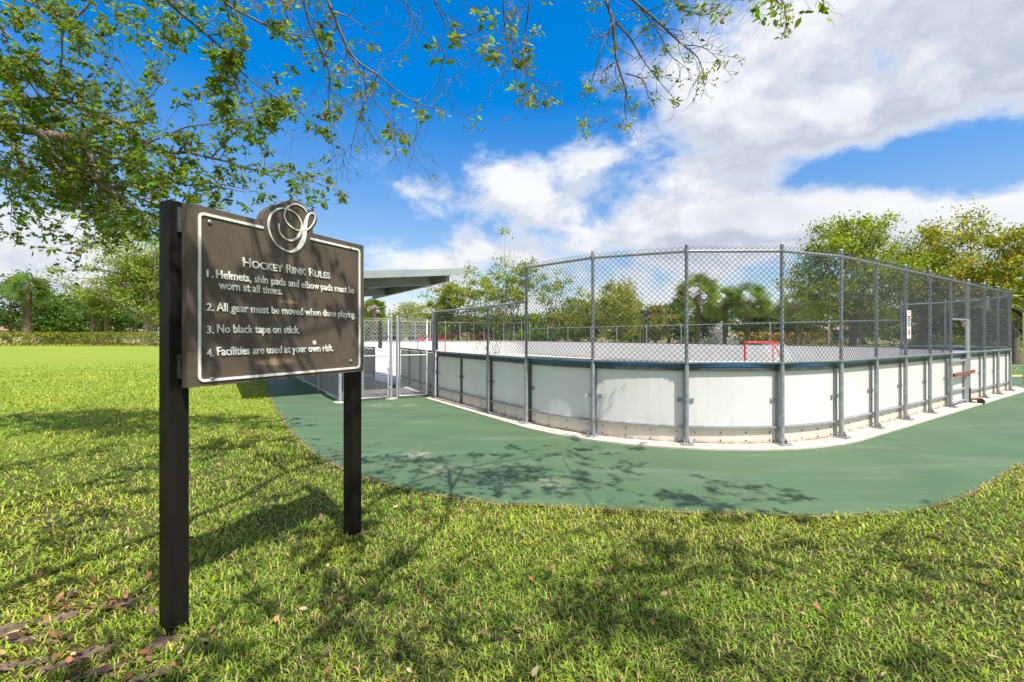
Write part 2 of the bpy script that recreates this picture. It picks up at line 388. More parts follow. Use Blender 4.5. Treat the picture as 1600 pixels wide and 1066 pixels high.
# concrete sill under the boards
def path_uv():
    """dense outer-face path for near part: left side (v 9.85 -> 6), arc, near side, right arc"""
    pts = []
    for i in range(17): v = 9.85-(9.85-6.0)*i/16; pts.append((U0, v, -1, 0))
    pts = pts[:-1]
    for i in range(33): a = math.pi+.5*math.pi*i/32; pts.append((U0+RR+RR*math.cos(a), V0+RR+RR*math.sin(a), math.cos(a), math.sin(a)))
    for i in range(1, 41): pts.append((U0+RR+(U1-U0-2*RR)*i/40, V0, 0, -1))
    for i in range(1, 33): a = 1.5*math.pi+.5*math.pi*i/32; pts.append((U1-RR+RR*math.cos(a), V0+RR+RR*math.sin(a), math.cos(a), math.sin(a)))
    return pts
PUV = path_uv()
sill_o = [RK(u+nu*.30, v+nv*.30) for u, v, nu, nv in PUV]; sill_i = [RK(u-nu*.10, v-nv*.10) for u, v, nu, nv in PUV]
sm = MB()
zt = Vector((0, 0, .032)); zb = Vector((0, 0, .0)); 
sm.strip([p+zt for p in sill_i], [p+zt for p in sill_o]); sm.strip([p+zt for p in sill_o], [p+zb for p in sill_o])
sm.add([sill_o[-1]+zt, sill_i[-1]+zt, sill_i[-1], sill_o[-1]], [(0, 1, 2, 3)]); sm.add([sill_o[0]+zt, sill_i[0]+zt, sill_i[0], sill_o[0]], [(0, 1, 2, 3)])
sm.build('concrete_kerb', M_conc, kind='structure')

def n3(nu, nv): return RK(nu, nv)           # rotate a rink-axis vector to world
def chain(p, q, z0, z1, r=.0029, w=.0718):
    """one bay of woven chain-link between plan points p, q"""
    p = Vector((p[0], p[1], 0)); q = Vector((q[0], q[1], 0)); d = (q-p); L = d.length; d.normalize(); nn = Vector((-d.y, d.x, 0))
    z1 = z0+round((z1-z0)/w)*w; Hh = z1-z0; K = max(1, round(L/w)); wx = L/K
    segs = []
    rows = round(Hh/w)
    for k in range(-rows, K+1):
        # rising line x = (k + t)*wx, z = t*w
        t0 = max(0, -k); t1 = min(rows, K-k)
        if t1 > t0: segs.append(((k+t0)*wx, t0*w, (k+t1)*wx, t1*w, 1))
    for k in range(0, K+rows+1):
        t0 = max(0, k-K); t1 = min(rows, k)
        if t1 > t0: segs.append(((k-t0)*wx, t0*w, (k-t1)*wx, t1*w, -1))
    s = np.array(segs); N = len(s)
    a = np.array(p)[None]+s[:, 0:1]*np.array(d)[None]; a[:, 2] = z0+s[:, 1]
    b = np.array(p)[None]+s[:, 2:3]*np.array(d)[None]; b[:, 2] = z0+s[:, 3]
    a += s[:, 4:5]*np.array(nn)[None]*r*.8; b += s[:, 4:5]*np.array(nn)[None]*r*.8
    dr = (b-a); dr /= np.linalg.norm(dr, axis=1, keepdims=True)
    n_ = np.repeat(np.array(nn)[None], N, 0); sd = np.cross(dr, n_)
    offs = [n_*r, -n_*r*.5+sd*r*.87, -n_*r*.5-sd*r*.87]
    V = np.stack([a+o for o in offs]+[b+o for o in offs], 1).reshape(-1, 3)
    base = (np.arange(N)*6)[:, None]
    Fq = np.concatenate([base+np.array([[i, (i+1) % 3, 3+(i+1) % 3, 3+i]]) for i in range(3)])
    return V, Fq
def mesh_panel(p, q, z0, z1, parent, m=None, **k):
    V, Fq = chain(p, q, z0, z1, **k)
    return np_mesh('mesh_panel', V, [Fq], m or M_wire, parent)

ring = empty('rink_barrier', RK(U0+RR, V0+RR), label='white rink boards topped by chain-link fence, curving round the near end of the rink', cat='rink barrier')
BAY = 1.22
# post stations: (u, v, nu, nv, tall)
ST = [(U0, 9.80, -1, 0), (U0, 8.56, -1, 0), (U0, 7.33, -1, 0), (U0, 6.08, -1, 0)]
for a in (22.5, 45, 67.5, 90): t_ = math.pi+R(a); ST.append((U0+RR+RR*math.cos(t_), V0+RR+RR*math.sin(t_), math.cos(t_), math.sin(t_)))
ST[7] = (7.33, V0, 0, -1)
for k in range(1, 9): ST.append((7.33+1.232*k, V0, 0, -1))
for a in (22.5, 45, 67.5, 90): t_ = 1.5*math.pi+R(a); ST.append((U1-RR+RR*math.cos(t_), V0+RR+RR*math.sin(t_), math.cos(t_), math.sin(t_)))
def seg_path(i, n=8):
    """outer-face sample points between station i and i+1"""
    a, b = ST[i], ST[i+1]; out = []
    for k in range(n+1):
        s = k/n; u = a[0]+(b[0]-a[0])*s; v = a[1]+(b[1]-a[1])*s; nu, nv = 0, 0
        if 3 <= i <= 6:
            cu, cv = U0+RR, V0+RR; du, dv = u-cu, v-cv; L = math.hypot(du, dv); u, v = cu+du/L*RR, cv+dv/L*RR; nu, nv = du/L, dv/L
            if v > V0+RR: u, nu, nv = U0, -1, 0
        elif i >= 15:
            cu, cv = U1-RR, V0+RR; du, dv = u-cu, v-cv; L = math.hypot(du, dv); nu, nv = du/L, dv/L; u, v = cu+nu*RR, cv+nv*RR
        else: nu, nv = a[2], a[3]
        out.append((u, v, nu, nv))
    return out
TOPZ, LOWZ, BRZ = 2.56, 2.0, 1.085
FO = .085                                   # fence line stands proud of the board face
GATE = 11                                   # bay of the maintenance gate
for i in range(len(ST)-1):
    sp = seg_path(i); P_ = [RK(u, v) for u, v, _, _ in sp]; N_ = [n3(a, b) for _, _, a, b in sp]
    if i != GATE:
        b = MB(); b.wall(P_, N_, .262, .985, .02); b.build('board_panel', M_panel, ring)
        b = MB(); b.wall(P_, N_, .034, .232, .02)
        if i < 15:
            b.m = 1; nb = 4
            for k in range(nb):
                s = (k+.35)/(nb-.3); j = min(int(s*8), 7); f = s*8-j; c = P_[j].lerp(P_[j+1], f); nn = N_[j]
                for z in (.075, .175):
                    b.tube([c+nn*.0+Vector((0, 0, z)), c+nn*.009+Vector((0, 0, z))], .009, 6)
        b.build('kickplate', [M_kick, M_bolt], ring)
        b = MB(); b.wall([p+n*.045 for p, n in zip(P_, N_)], N_, .236, .258, .062); b.build('ledge', M_galv, ring)
    b = MB(); b.wall([p+n*.035 for p, n in zip(P_, N_)], N_, .988, 1.038, .055); b.build('top_channel', M_steel, ring)
    b = MB(); b.wall([p+n*.040 for p, n in zip(P_, N_)], N_, 1.041, 1.082, .11); b.build('cap_rail', M_blue, ring)
def fpt(i, z=0, o=FO): s = ST[i]; return RK(s[0]+s[2]*o, s[1]+s[3]*o, z)
# rails
b = MB()
for i in range(3, len(ST)-1): b.tube([fpt(i, TOPZ), fpt(i+1, TOPZ)], .021, 8)
b.build('top_rail', M_galvl, ring)
b = MB(); [b.tube([fpt(i, LOWZ), fpt(i+1, LOWZ)], .021, 8) for i in range(3)]
b.build('top_rail', M_galv, ring)
b = MB()
for i in range(3, len(ST)-1): b.tube([fpt(i, BRZ+.02), fpt(i+1, BRZ+.02)], .019, 8)
b.build('bottom_rail', M_galvl, ring)
b = MB(); [b.tube([fpt(i, BRZ), fpt(i+1, BRZ)], .017, 8) for i in range(3)]
b.build('bottom_rail', M_galv, ring)
for i in range(len(ST)-1):
    if i == GATE: continue
    if i < 3: mesh_panel(fpt(i, 0, FO+.03), fpt(i+1, 0, FO+.03), BRZ+.02, LOWZ-.01, ring)
    else: mesh_panel(fpt(i, 0, FO+.028), fpt(i+1, 0, FO+.028), BRZ+.03, TOPZ+.055, ring)
mesh_panel(fpt(GATE, 0, FO+.028), fpt(GATE+1, 0, FO+.028), 1.80, TOPZ+.055, ring)
# posts
for i, s in enumerate(ST):
    top = LOWZ+.03 if i < 3 else TOPZ+.085
    if i == 0: top = 2.02
    nn = n3(s[2], s[3]); tn = Vector((-nn.y, nn.x, 0)); base = RK(s[0], s[1])
    if i != 1:
        b = MB(); c = base+nn*FO; b.tube([c+Vector((0, 0, .03)), c+Vector((0, 0, 1.02))], .030, 10); b.tube([c+Vector((0, 0, 1.0)), c+Vector((0, 0, top))], .0225, 10)
        b.tube([c+Vector((0, 0, top)), c+Vector((0, 0, top+.018))], [.026, .012], 10)
        for z in (1.03, BRZ+.02, TOPZ if i > 2 else LOWZ): b.tube([c+Vector((0, 0, z-.022)), c+Vector((0, 0, z+.022))], .029, 10)
        for z in np.arange(1.35, top-.1, .3): b.tube([c+Vector((0, 0, z-.004)), c+Vector((0, 0, z+.004))], .0265, 8)
        po = b.build('fence_post', M_galv, ring)
        b = MB(); b.box(c+nn*.02+Vector((0, 0, .040)), tn*.075, nn*.085, (0, 0, .007))
        for sg in (-1, 1): b.add([c+tn*.035*sg+Vector((0, 0, .047)), c+nn*.065+tn*.035*sg+Vector((0, 0, .047)), c+nn*.02+tn*.035*sg+Vector((0, 0, .12)), c+tn*(.035*sg+.006)+Vector((0, 0, .047)), c+nn*.065+tn*(.035*sg+.006)+Vector((0, 0, .047)), c+nn*.02+tn*(.035*sg+.006)+Vector((0, 0, .12))], [(0, 1, 2), (3, 5, 4), (0, 3, 4, 1), (1, 4, 5, 2), (2, 5, 3, 0)])
        for sx in (-1, 1): b.tube([c+tn*.055*sx+nn*.075+Vector((0, 0, .045)), c+tn*.055*sx+nn*.075+Vector((0, 0, .065))], .009, 6)
        b.build('base_plate', M_galv, po)
    b = MB(); c = base+nn*.022; wd = .030
    b.box(c+Vector((0, 0, .505)), tn*wd, nn*.004, (0, 0, .475))
    for sg in (-1, 1): b.box(c-nn*.034+tn*(wd-.004)*sg+Vector((0, 0, .505)), tn*.004, nn*.030, (0, 0, .475))
    bp = b.build('board_post', M_steel if i < 4 else M_galv, ring)
    if i < 15:
        for sg in (-1, 1):
            b = MB()
            b.box(base+nn*.006+tn*sg*.075+Vector((0, 0, .60)), tn*.030, nn*.004, (0, 0, .026))
            b.tube([base+nn*.01+tn*sg*.085+Vector((0, 0, .60)), base+nn*.02+tn*sg*.085+Vector((0, 0, .60))], .008, 6)
            b.build('bracket', M_galv, bp)

# maintenance gate in the near side
g0, g1 = RK(ST[GATE][0]+.06, V0), RK(ST[GATE+1][0]-.16, V0)
nS = n3(0, -1); tS = n3(1, 0)
mg = empty('rink_gate', (g0+g1)/2, label='narrow white board gate with grey frame and rusty orange latch bar in the near boards', cat='gate')
b = MB(); b.box((g0+g1)/2+nS*.012+Vector((0, 0, .50)), (g1-g0)/2, nS*.012, (0, 0, .45)); b.build('board_panel', M_panel, mg)
b = MB(); c0, c1 = g0+nS*.06, g1+nS*.06
for z in (.10, .34, .94): b.bar(c0+Vector((0, 0, z)), c1+Vector((0, 0, z)), .035, .035)
for c in (c0, c1): b.bar(c+Vector((0, 0, .08)), c+Vector((0, 0, .96)), .035, .035, up=(1, 0, 0))
b.build('gate_frame', M_galvl, mg)
b = MB(); b.bar(c0+nS*.05-tS*.0+Vector((0, 0, .66)), c1+nS*.05+tS*.42+Vector((0, 0, .685)), .05, .065); b.build('latch_bar', M_wood, mg)
cc_ = c1+tS*.10+nS*.06
b = MB(); b.tube([cc_+Vector((0, 0, .05)), cc_+Vector((0, 0, .34))], .014, 8); b.tube([cc_+Vector((0, 0, .30)), cc_+tS*.08+Vector((0, 0, .31))], .012, 8)
b.tube([c1+tS*.04+nS*.02+Vector((0, 0, .04)), c1+tS*.04+nS*.02+Vector((0, 0, .33))], .016, 8)
b.tube([cc_+Vector((0, 0, .12)), cc_+nS*.12+tS*.06+Vector((0, 0, .10))], .018, 8)
b.build('drop_bolt', M_rust, mg)
cw = cc_+nS*.15+tS*.08
b = MB(); b.tube([cw-tS*.022+Vector((0, 0, .065)), cw+tS*.022+Vector((0, 0, .065))], .062, 16); b.box(cw-nS*.03+Vector((0, 0, .12)), tS*.03, nS*.05, (0, 0, .012)); b.build('caster_wheel', M_bolt, mg)
# header frame above the gate opening in the fence
b = MB(); b.tube([fpt(GATE, 1.79), fpt(GATE+1, 1.79)], .022, 8); s2 = RK(ST[GATE+1][0]-.13, V0-FO); b.tube([s2+Vector((0, 0, .05)), s2+Vector((0, 0, TOPZ))], .026, 8)
b.build('gate_header', M_galvl, ring)

# far side and right side boards with a low fence
far = empty('rink_barrier', RK(U1, 18), label='far side rink boards with low chain-link fence, white inside, beyond the rink floor', cat='rink barrier')
fp = []
ns = 10; vv0, vv1 = V0+RR, V1-RR
for i in range(ns+1): fp.append((U1, vv0+(vv1-vv0)*i/ns, 1, 0))
for a in (30, 60, 90): fp.append((U1-RR+RR*math.cos(R(a)), V1-RR+RR*math.sin(R(a)), math.cos(R(a)), math.sin(R(a))))
for i in range(1, 5): fp.append((U1-RR-(U1-U0-2*RR)*i/4, V1, 0, 1))
for a in (30, 60, 90): fp.append((U0+RR+RR*math.cos(R(90+a)), V1-RR+RR*math.sin(R(90+a)), math.cos(R(90+a)), math.sin(R(90+a))))
for i in range(1, 6): fp.append((U0, vv1-(vv1-19.0)*i/5, -1, 0))
M_wall2 = mat('white_board_inside', (.78, .76, .72), (.70, .69, .65), 2, .45)
for i in range(len(fp)-1):
    a, c = fp[i], fp[i+1]; pts = []; nr = []
    for k in range(5):
        s = k/4; u = a[0]+(c[0]-a[0])*s; v = a[1]+(c[1]-a[1])*s
        if abs(a[2]-c[2])+abs(a[3]-c[3]) > 1e-6:
            cu = U1-RR if a[0] > 12 else U0+RR; cv = V1-RR; du, dv = u-cu, v-cv; L = math.hypot(du, dv); u, v = cu+du/L*RR, cv+dv/L*RR
            nr.append(n3(du/L, dv/L))
        else: nr.append(n3(a[2], a[3]))
        pts.append(RK(u, v))
    b = MB(); b.wall(pts, nr, .03, 1.035, .05); b.build('board_panel', M_wall2, far)
    b = MB(); b.wall([p+n*.03 for p, n in zip(pts, nr)], nr, 1.038, 1.075, .11); b.build('cap_rail', M_steel if i < 10 else M_galvl, far)
    pa, pc = RK(a[0]+a[2]*.1, a[1]+a[3]*.1), RK(c[0]+c[2]*.1, c[1]+c[3]*.1)
    if i < 18:
        zt_ = 2.02 if i < 10 else 2.5
        mesh_panel(pa, pc, 1.09, zt_, far)
        b = MB(); b.tube([pa+Vector((0, 0, zt_)), pc+Vector((0, 0, zt_))], .022, 6); b.build('top_rail', M_galv, far)
        for q in ((pa,) if i < 10 else (pa, (pa+pc)/2)):
            b = MB(); b.tube([q+Vector((0, 0, 0)), q+Vector((0, 0, zt_+.04))], .03, 8); b.build('fence_post', M_galvl, far)

# ------------------------------------------------------------------ notice on the fence
pn = fpt(9, 0, FO+.045)
ns_ = empty('notice_sign', pn+Vector((0, 0, 1.65)), label='small white notice with red heading and red emblem hung on the fence post', cat='sign')
b = MB(); cz = 1.64; hw, hh = .085*1.1, .24
b.box(pn+Vector((0, 0, cz)), tS*hw, nS*.0025, (0, 0, hh)); b.build('sign_plate', M_white, ns_, bevel=.002)
f0 = pn+nS*.0045
b = MB(); b.box(f0+Vector((0, 0, cz+.135)), tS*hw*.72, nS*.001, (0, 0, .016))
for a0 in range(8):
    a1 = a0*math.pi/4; b.bar(f0+Vector((0, 0, cz-.13))+tS*.045*math.cos(a1)+Vector((0, 0, .05*math.sin(a1))), f0+Vector((0, 0, cz-.13))+tS*.045*math.cos(a1+.8)+Vector((0, 0, .05*math.sin(a1+.8))), .002, .010)
b.bar(f0+tS*-.03+Vector((0, 0, cz-.16)), f0+tS*.03+Vector((0, 0, cz-.10)), .002, .009); b.box(f0+Vector((0, 0, cz-.13)), tS*.012, nS*.001, (0, 0, .03))
b.build('red_marks', M_red, ns_)
b = MB()
for z, wdt in ((.10, .8), (.088, .7), (.07, .78), (.058, .6), (.035, .8), (.022, .75), (.0, .8), (-.012, .72), (-.03, .5)): b.box(f0+Vector((0, 0, cz+z)), tS*hw*wdt, nS*.0008, (0, 0, .0032))
b.tube([f0+Vector((0, 0, cz+.2)), f0+nS*.006+Vector((0, 0, cz+.2))], .010, 8); b.tube([f0+Vector((0, 0, cz-.22)), f0+nS*.006+Vector((0, 0, cz-.22))], .010, 8)
b.build('small_print', M_bolt, ns_)

# ------------------------------------------------------------------ hockey goals
def goal(u, v, du, dv, width, label, scale=1.0):
    a = RK(u, v); d = n3(du, dv).normalized(); bk = Vector((d.y, -d.x, 0))
    e = empty('hockey_goal', a+d*width/2, label=label, cat='hockey goal', group='hockey goals on the rink floor')
    z = lambda h: Vector((0, 0, .04+h)); q = a+d*width; Hh = 1.2
    b = MB(); b.tube([a+z(0), a+z(Hh)], .034, 10); b.build('post', M_red, e)
    b = MB(); b.tube([q+z(0), q+z(Hh)], .034, 10); b.build('post', M_red, e)
    b = MB(); b.tube([a+z(Hh), q+z(Hh)], .032, 10); b.build('crossbar', M_red, e)
    b = MB(); dep = 1.0
    b.tube([a+z(.03), a+bk*dep*.8+z(.03), a+bk*dep+d*.3+z(.03), q+bk*dep-d*.3+z(.03), q+bk*dep*.8+z(.03), q+z(.03)], .025, 8)
    b.tube([a+z(Hh), a+bk*.45+d*.2+z(Hh-.02), q+bk*.45-d*.2+z(Hh-.02), q+z(Hh)], .02, 8)
    mid = (a+q)/2; b.tube([mid+bk*.45+z(Hh-.02), mid+bk*dep+z(.03)], .018, 8)
    b.build('back_frame', M_red, e)
    b = MB(); n = 22
    for i in range(n+1):
        s = i/n; p0 = a.lerp(q, s)*1.0; top = a.lerp(q, .1+.8*s)+bk*.45+z(Hh-.02); bot = a.lerp(q, .12+.76*s)+bk*dep+z(.03)
        b.tube([top, bot], .004, 3)
    for j in range(15):
        s = j/14; l = (a+d*.2+bk*.45+z(Hh-.02)).lerp(a+d*.25+bk*dep+z(.03), s); r_ = (q-d*.2+bk*.45+z(Hh-.02)).lerp(q-d*.25+bk*dep+z(.03), s)
        b.tube([l, r_], .004, 3)
        for c, e2, sg in ((a, l, 1), (q, r_, -1)): b.tube([c+z(Hh*(1-s)), e2], .004, 3)
    b.build('net', M_net, e)
goal(14.5, 8.3, 1, 0.05, 1.95, 'red metal hockey goal with worn white net, the near one behind the curved boards')
gA = P(653, 531, 27); u_ = gA.x*UX+gA.y*UY; v_ = -gA.x*UY+gA.y*UX
goal(u_, v_, 1, .1, 1.85, 'red hockey goal seen small through the left chain-link gate')

# ------------------------------------------------------------------ player area: gates, side fence, boxes, shelter
CP = RK(2.26, 10.25)       # corner post of side fence
GP = [RK(2.26, 10.22), RK(3.36, 10.2), RK(3.50, 10.2), RK(4.26, 10.05)]
def chain_gate(p, q, name, label, h=1.84, zb=.07):
    d = (q-p).normalized(); e = empty(name, p, label=label, cat='gate', group='silver chain-link gates of the player area')
    Z = lambda z: Vector((0, 0, z))
    b = MB(); b.tube([p+Z(zb), p+Z(h), q+Z(h), q+Z(zb), p+Z(zb)], .019, 8); b.build('gate_frame', M_galvl, e)
    b = MB(); b.tube([p+Z(1.0), q+Z(1.0)], .015, 8); b.build('mid_rail', M_galvl, e)
    mesh_panel(p, q, zb+.01, h-.01, e, M_wirel, r=.0036, w=.088)
    for c in (p, q):
        for z in (.3, .62, 1.3):
            pass
    b = MB()
    for z in (.28, .70, 1.45): b.tube([q+Z(z-.02)+d*.005, q+Z(z+.02)+d*.005], .030, 8); b.bar(q+Z(z), q+d*.07+Z(z), .02, .014)
    b.build('hinge', M_galvl, e)
chain_gate(GP[0]+n3(1, 0)*.07, GP[1]-n3(1, 0)*.06, 'chain_link_gate', 'left leaf of silver chain-link gate, partly hidden behind the sign post')
chain_gate(GP[2]+n3(1, 0)*.06, GP[3]-n3(1, 0)*.09, 'chain_link_gate', 'right leaf of silver chain-link gate, next to the white boards')
def simple_post(p, h, r, name, label, m=M_galvl, foot=True, **k):
    e = empty(name, p, label=label, cat='post', **k)
    b = MB(); b.tube([p, p+Vector((0, 0, h))], r, 10); b.tube([p+Vector((0, 0, h)), p+Vector((0, 0, h+.03))], [r*1.15, r*.4], 10); b.build('post_tube', m, e)
    if foot:
        b = MB(); b.tube([p+Vector((0, 0, .01)), p+Vector((0, 0, .035))], .13, 14); b.build('footing', M_conc, e)
simple_post(GP[1], 1.9, .032, 'gate_post', 'silver steel gate post left of the gap between the two gate leaves', group='steel gate posts')
simple_post(GP[2]+n3(1, 0)*.0, 1.88, .03, 'gate_post', 'silver steel gate post right of the gap between the two gate leaves', foot=False, group='steel gate posts')
e = empty('side_fence', CP, label='chain-link side fence with dark navy windscreen, running back under the shelter below the sign board', cat='fence')
bs = [RK(2.26-.1*0, 10.25+2.4*i) for i in range(4)]
for i, p in enumerate(bs):
    b = MB(); b.tube([p, p+Vector((0, 0, 1.88))], .036 if i == 0 else .028, 10); b.build('fence_post', M_galvl, e)
b = MB(); [b.tube([bs[i]+Vector((0, 0, z)), bs[i+1]+Vector((0, 0, z))], .02, 8) for i in range(3) for z in (1.84, .09)]; b.build('rail', M_galvl, e)
for i in range(3): mesh_panel(bs[i], bs[i+1], .09, 1.84, e, M_wirel, r=.0034, w=.088)
b = MB(); q0 = bs[0].lerp(bs[1], .12)+n3(1, 0)*.05; q1 = bs[3]+n3(1, 0)*.05; b.bar(q0+Vector((0, 0, .95)), q1+Vector((0, 0, .95)), .004, 1.72); b.build('windscreen', M_screen, e)
b = MB(); b.tube([CP+Vector((0, 0, .01)), CP+Vector((0, 0, .035))], .14, 14); b.build('footing', M_conc, e)
# boards inside the gate
def inner_boards(pl, name, label, seg=3, mt=None):
    e = empty(name, pl[0], label=label, cat='rink boards')
    p, q = pl; d = (q-p); L = d.length; d.normalize(); nn = Vector((d.y, -d.x, 0))
    if nn.y > 0: nn = -nn
    for i in range(seg):
        a, c = p+d*(L*i/seg), p+d*(L*(i+1)/seg)
        b = MB(); b.bar(a+Vector((0, 0, .62)), c+Vector((0, 0, .62)), .02, .82); b.build('board_panel', mt or M_panel, e)
        b = MB(); b.bar(a+Vector((0, 0, .12)), c+Vector((0, 0, .12)), .02, .17); b.build('kickplate', M_kick, e)
        b = MB(); b.bar(a+nn*.03+d*.03+Vector((0, 0, .04)), a+nn*.03+d*.03+Vector((0, 0, 1.06)), .05, .05, up=(1, 0, 0)); b.build('board_post', M_steel, e)
    b = MB(); b.bar(p+nn*.02+Vector((0, 0, 1.07)), q+nn*.02+Vector((0, 0, 1.07)), .09, .045); b.bar(p+nn*.03+Vector((0, 0, .23)), q+nn*.03+Vector((0, 0, .23)), .05, .03); b.build('rail', M_steel, e)
inner_boards((RK(4.42, 10.15), RK(4.80, 13.6)), 'player_box_boards', 'white boards in shade just behind the right gate leaf')
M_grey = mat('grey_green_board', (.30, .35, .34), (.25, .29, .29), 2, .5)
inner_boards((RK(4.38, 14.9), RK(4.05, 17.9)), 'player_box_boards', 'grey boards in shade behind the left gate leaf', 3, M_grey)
# player area floor, the shelter roof's shade put into its dark colour
M_shfloor = mat('roof_shaded_floor', (.10, .095, .09), (.15, .14, .13), 4, .85)
uvrect('player_area_floor', 2.35, 4.35, 10.35, 19.5, .02, M_shfloor)
# bench
bc = RK(3.05, 13.3); bd = n3(0, 1); bn_ = n3(1, 0)
e = empty('player_bench', bc, label='pale bench in the shade behind the left gate leaf', cat='bench')
b = MB(); b.box(bc+Vector((0, 0, .44)), bd*1.2, bn_*.14, (0, 0, .02)); b.build('seat', M_galvl, e)
for s in (-.9, .9):
    b = MB(); b.box(bc+bd*s+Vector((0, 0, .23)), bd*.03, bn_*.12, (0, 0, .19)); b.build('leg', M_steel, e)
# shelter
sh = empty('player_shelter', RK(3.2, 12), label='grey-green flat roofed open shelter with tapered beams, behind the sign and gates', cat='shelter')
def rz_(u): return 2.93+(u-2.85)*.103
def slab(u0, u1, v0, v1, zf, th):
    vs = []
    for (u, v) in ((u0, v0), (u1, v0), (u1, v1), (u0, v1)): vs.append(RK(u, v, zf(u)))
    vs += [p-Vector((0, 0, th)) for p in vs]
    return vs, [(0, 1, 2, 3), (7, 6, 5, 4), (0, 4, 5, 1), (1, 5, 6, 2), (2, 6, 7, 3), (3, 7, 4, 0)]
b = MB(); b.add(*slab(.6, 5.42, 10.62, 17.5, rz_, .03)); b.build('roof', M_sheld, sh)
b = MB(); b.add(*slab(.6, 5.42, 10.59, 10.617, lambda u: rz_(u)+.012, .17)); b.build('fascia', M_sheld, sh)
b = MB(); b.add(*slab(5.423, 5.45, 10.59, 17.5, lambda u: rz_(5.42)+.012, .10)); b.build('fascia', M_sheld, sh)
def taper(u0, u1, v, th, z0a, z1a, z0b, z1b):
    vs = [RK(u0, v, z0a), RK(u1, v, z0b), RK(u1, v, z1b), RK(u0, v, z1a)]; vs += [p+n3(0, 1)*th for p in vs]
    return vs, [(0, 1, 2, 3), (7, 6, 5, 4), (0, 4, 5, 1), (1, 5, 6, 2), (2, 6, 7, 3), (3, 7, 4, 0)]
b = MB(); b.add(*slab(4.98, 5.08, 10.75, 17.3, lambda u: rz_(5.0)-.035, .27)); b.build('edge_beam', M_shel, sh)
for v in (11.7, 15.6):
    b = MB(); b.add(*taper(.8, 4.975, v, .12, rz_(.8)-.30, rz_(.8)-.035, rz_(4.97)-.29, rz_(4.97)-.035)); b.build('cross_beam', M_shel, sh)
    b = MB(); c = RK(3.10, v+.06); b.box(c+Vector((0, 0, 1.32)), n3(1, 0)*.06, n3(0, 1)*.06, (0, 0, 1.32)); b.build('post', M_shel, sh)
b = MB(); 
for u in (1.2, 2.2, 3.2, 4.2): b.add(*slab(u, u+.06, 10.75, 17.3, lambda x, u=u: rz_(u)-.034, .055))
b.build('purlin', M_shel, sh)
# black padded posts
simple_post(RK(4.28, 9.95)+Vector((.0, 0, 0)), 2.05, .028, 'fence_end_post', 'grey fence post with black padding at the right gate leaf', M_galv, True)
def padding(c, z0, z1, r, label):
    e = tag(bpy.data.objects.new('post_padding', None), label, 'padding'); COL.objects.link(e); e.location = c; bpy.context.view_layer.update()
    b = MB(); n = 9; path = [c+Vector((mn.noise(Vector((i, c.x, 0)))*.012, 0, z0+(z1-z0)*i/n)) for i in range(n+1)]
    b.tube(path, [r*(1+.25*mn.noise(Vector((i*1.7, c.y, 3)))) for i in range(n+1)], 12); b.build('cloth', M_fabric, e)
    b = MB()
    for z in (z0+.15, (z0+z1)/2, z1-.15): b.tube([c+Vector((0, 0, z-.012)), c+Vector((0, 0, z+.012))], r*1.12, 12)
    b.build('strap', M_bolt, e)
padding(RK(4.33, 9.92), 1.12, 1.92, .055, 'black padding wrapped round the post where gates meet the white boards')
padding(RK(4.12, 13.5), 1.08, 1.9, .055, 'black padding on the slim post above the grey boards, seen through the left gate leaf')

# ------------------------------------------------------------------ rules sign
DS = Vector((.43, .903, 0)).normalized(); NS = Vector((DS.y, -DS.x, 0)); P0 = Vector((-1.655, 2.2, 0)); BQ = P0+NS*.06
def rect(px, py):
    r = (px-800)/F; t = (BQ.x-r*BQ.y)/(r*DS.y-DS.x); d = BQ.y+DS.y*t
    return t, H+(HY-py)*d/F
def SW(t, z, o=0): p = BQ+DS*t+NS*o; return Vector((p.x, p.y, z))
sg = empty('rules_sign', P0+DS*.6, label='dark brown hockey rink rules board on two black posts standing in the grass', cat='sign')
for t0 in (0.0, 1.187):
    b = MB(); c = P0+DS*(t0+.045)-NS*.047
    top = 2.112 if t0 == 0 else 2.08
    b.box(c+Vector((0, 0, top/2-.05)), DS*.045, NS*.045, (0, 0, top/2+.05)); b.build('post', M_black, sg, bevel=.004)
for t0 in (.052, 1.20):
    for z in (1.30, 2.02):
        b = MB(); c = SW(t0, z, -.055); b.box(c, DS*.02, NS*.005, (0, 0, .06)); b.tube([c, c+NS*.02], .008, 6); b.build('bracket', M_steel, sg)
def Z8(x, y): return rect(400+x/8.883, 290+y/8.883)
bt = rect(292, 316)[1]; bb = 1.196; TL, TR_ = .046, 1.232
bump = [Z8(*p) for p in [(66, 478), (80, 440), (110, 372), (170, 312), (255, 268), (340, 258), (400, 222), (480, 203), (570, 212), (645, 255), (700, 335), (748, 334), (805, 372), (845, 440), (836, 530), (790, 600)]]
bump = [(p.x, p.y) for p in smooth_poly([(a, c, 0) for a, c in bump], 4)]
bump = [q for q in bump if q[1] > bt+.004]
outl = [(TL, bb), (TR_, bb), (TR_, bt), (bump[-1][0], bt)]+bump[::-1]+[(bump[0][0], bt), (TL, bt)]
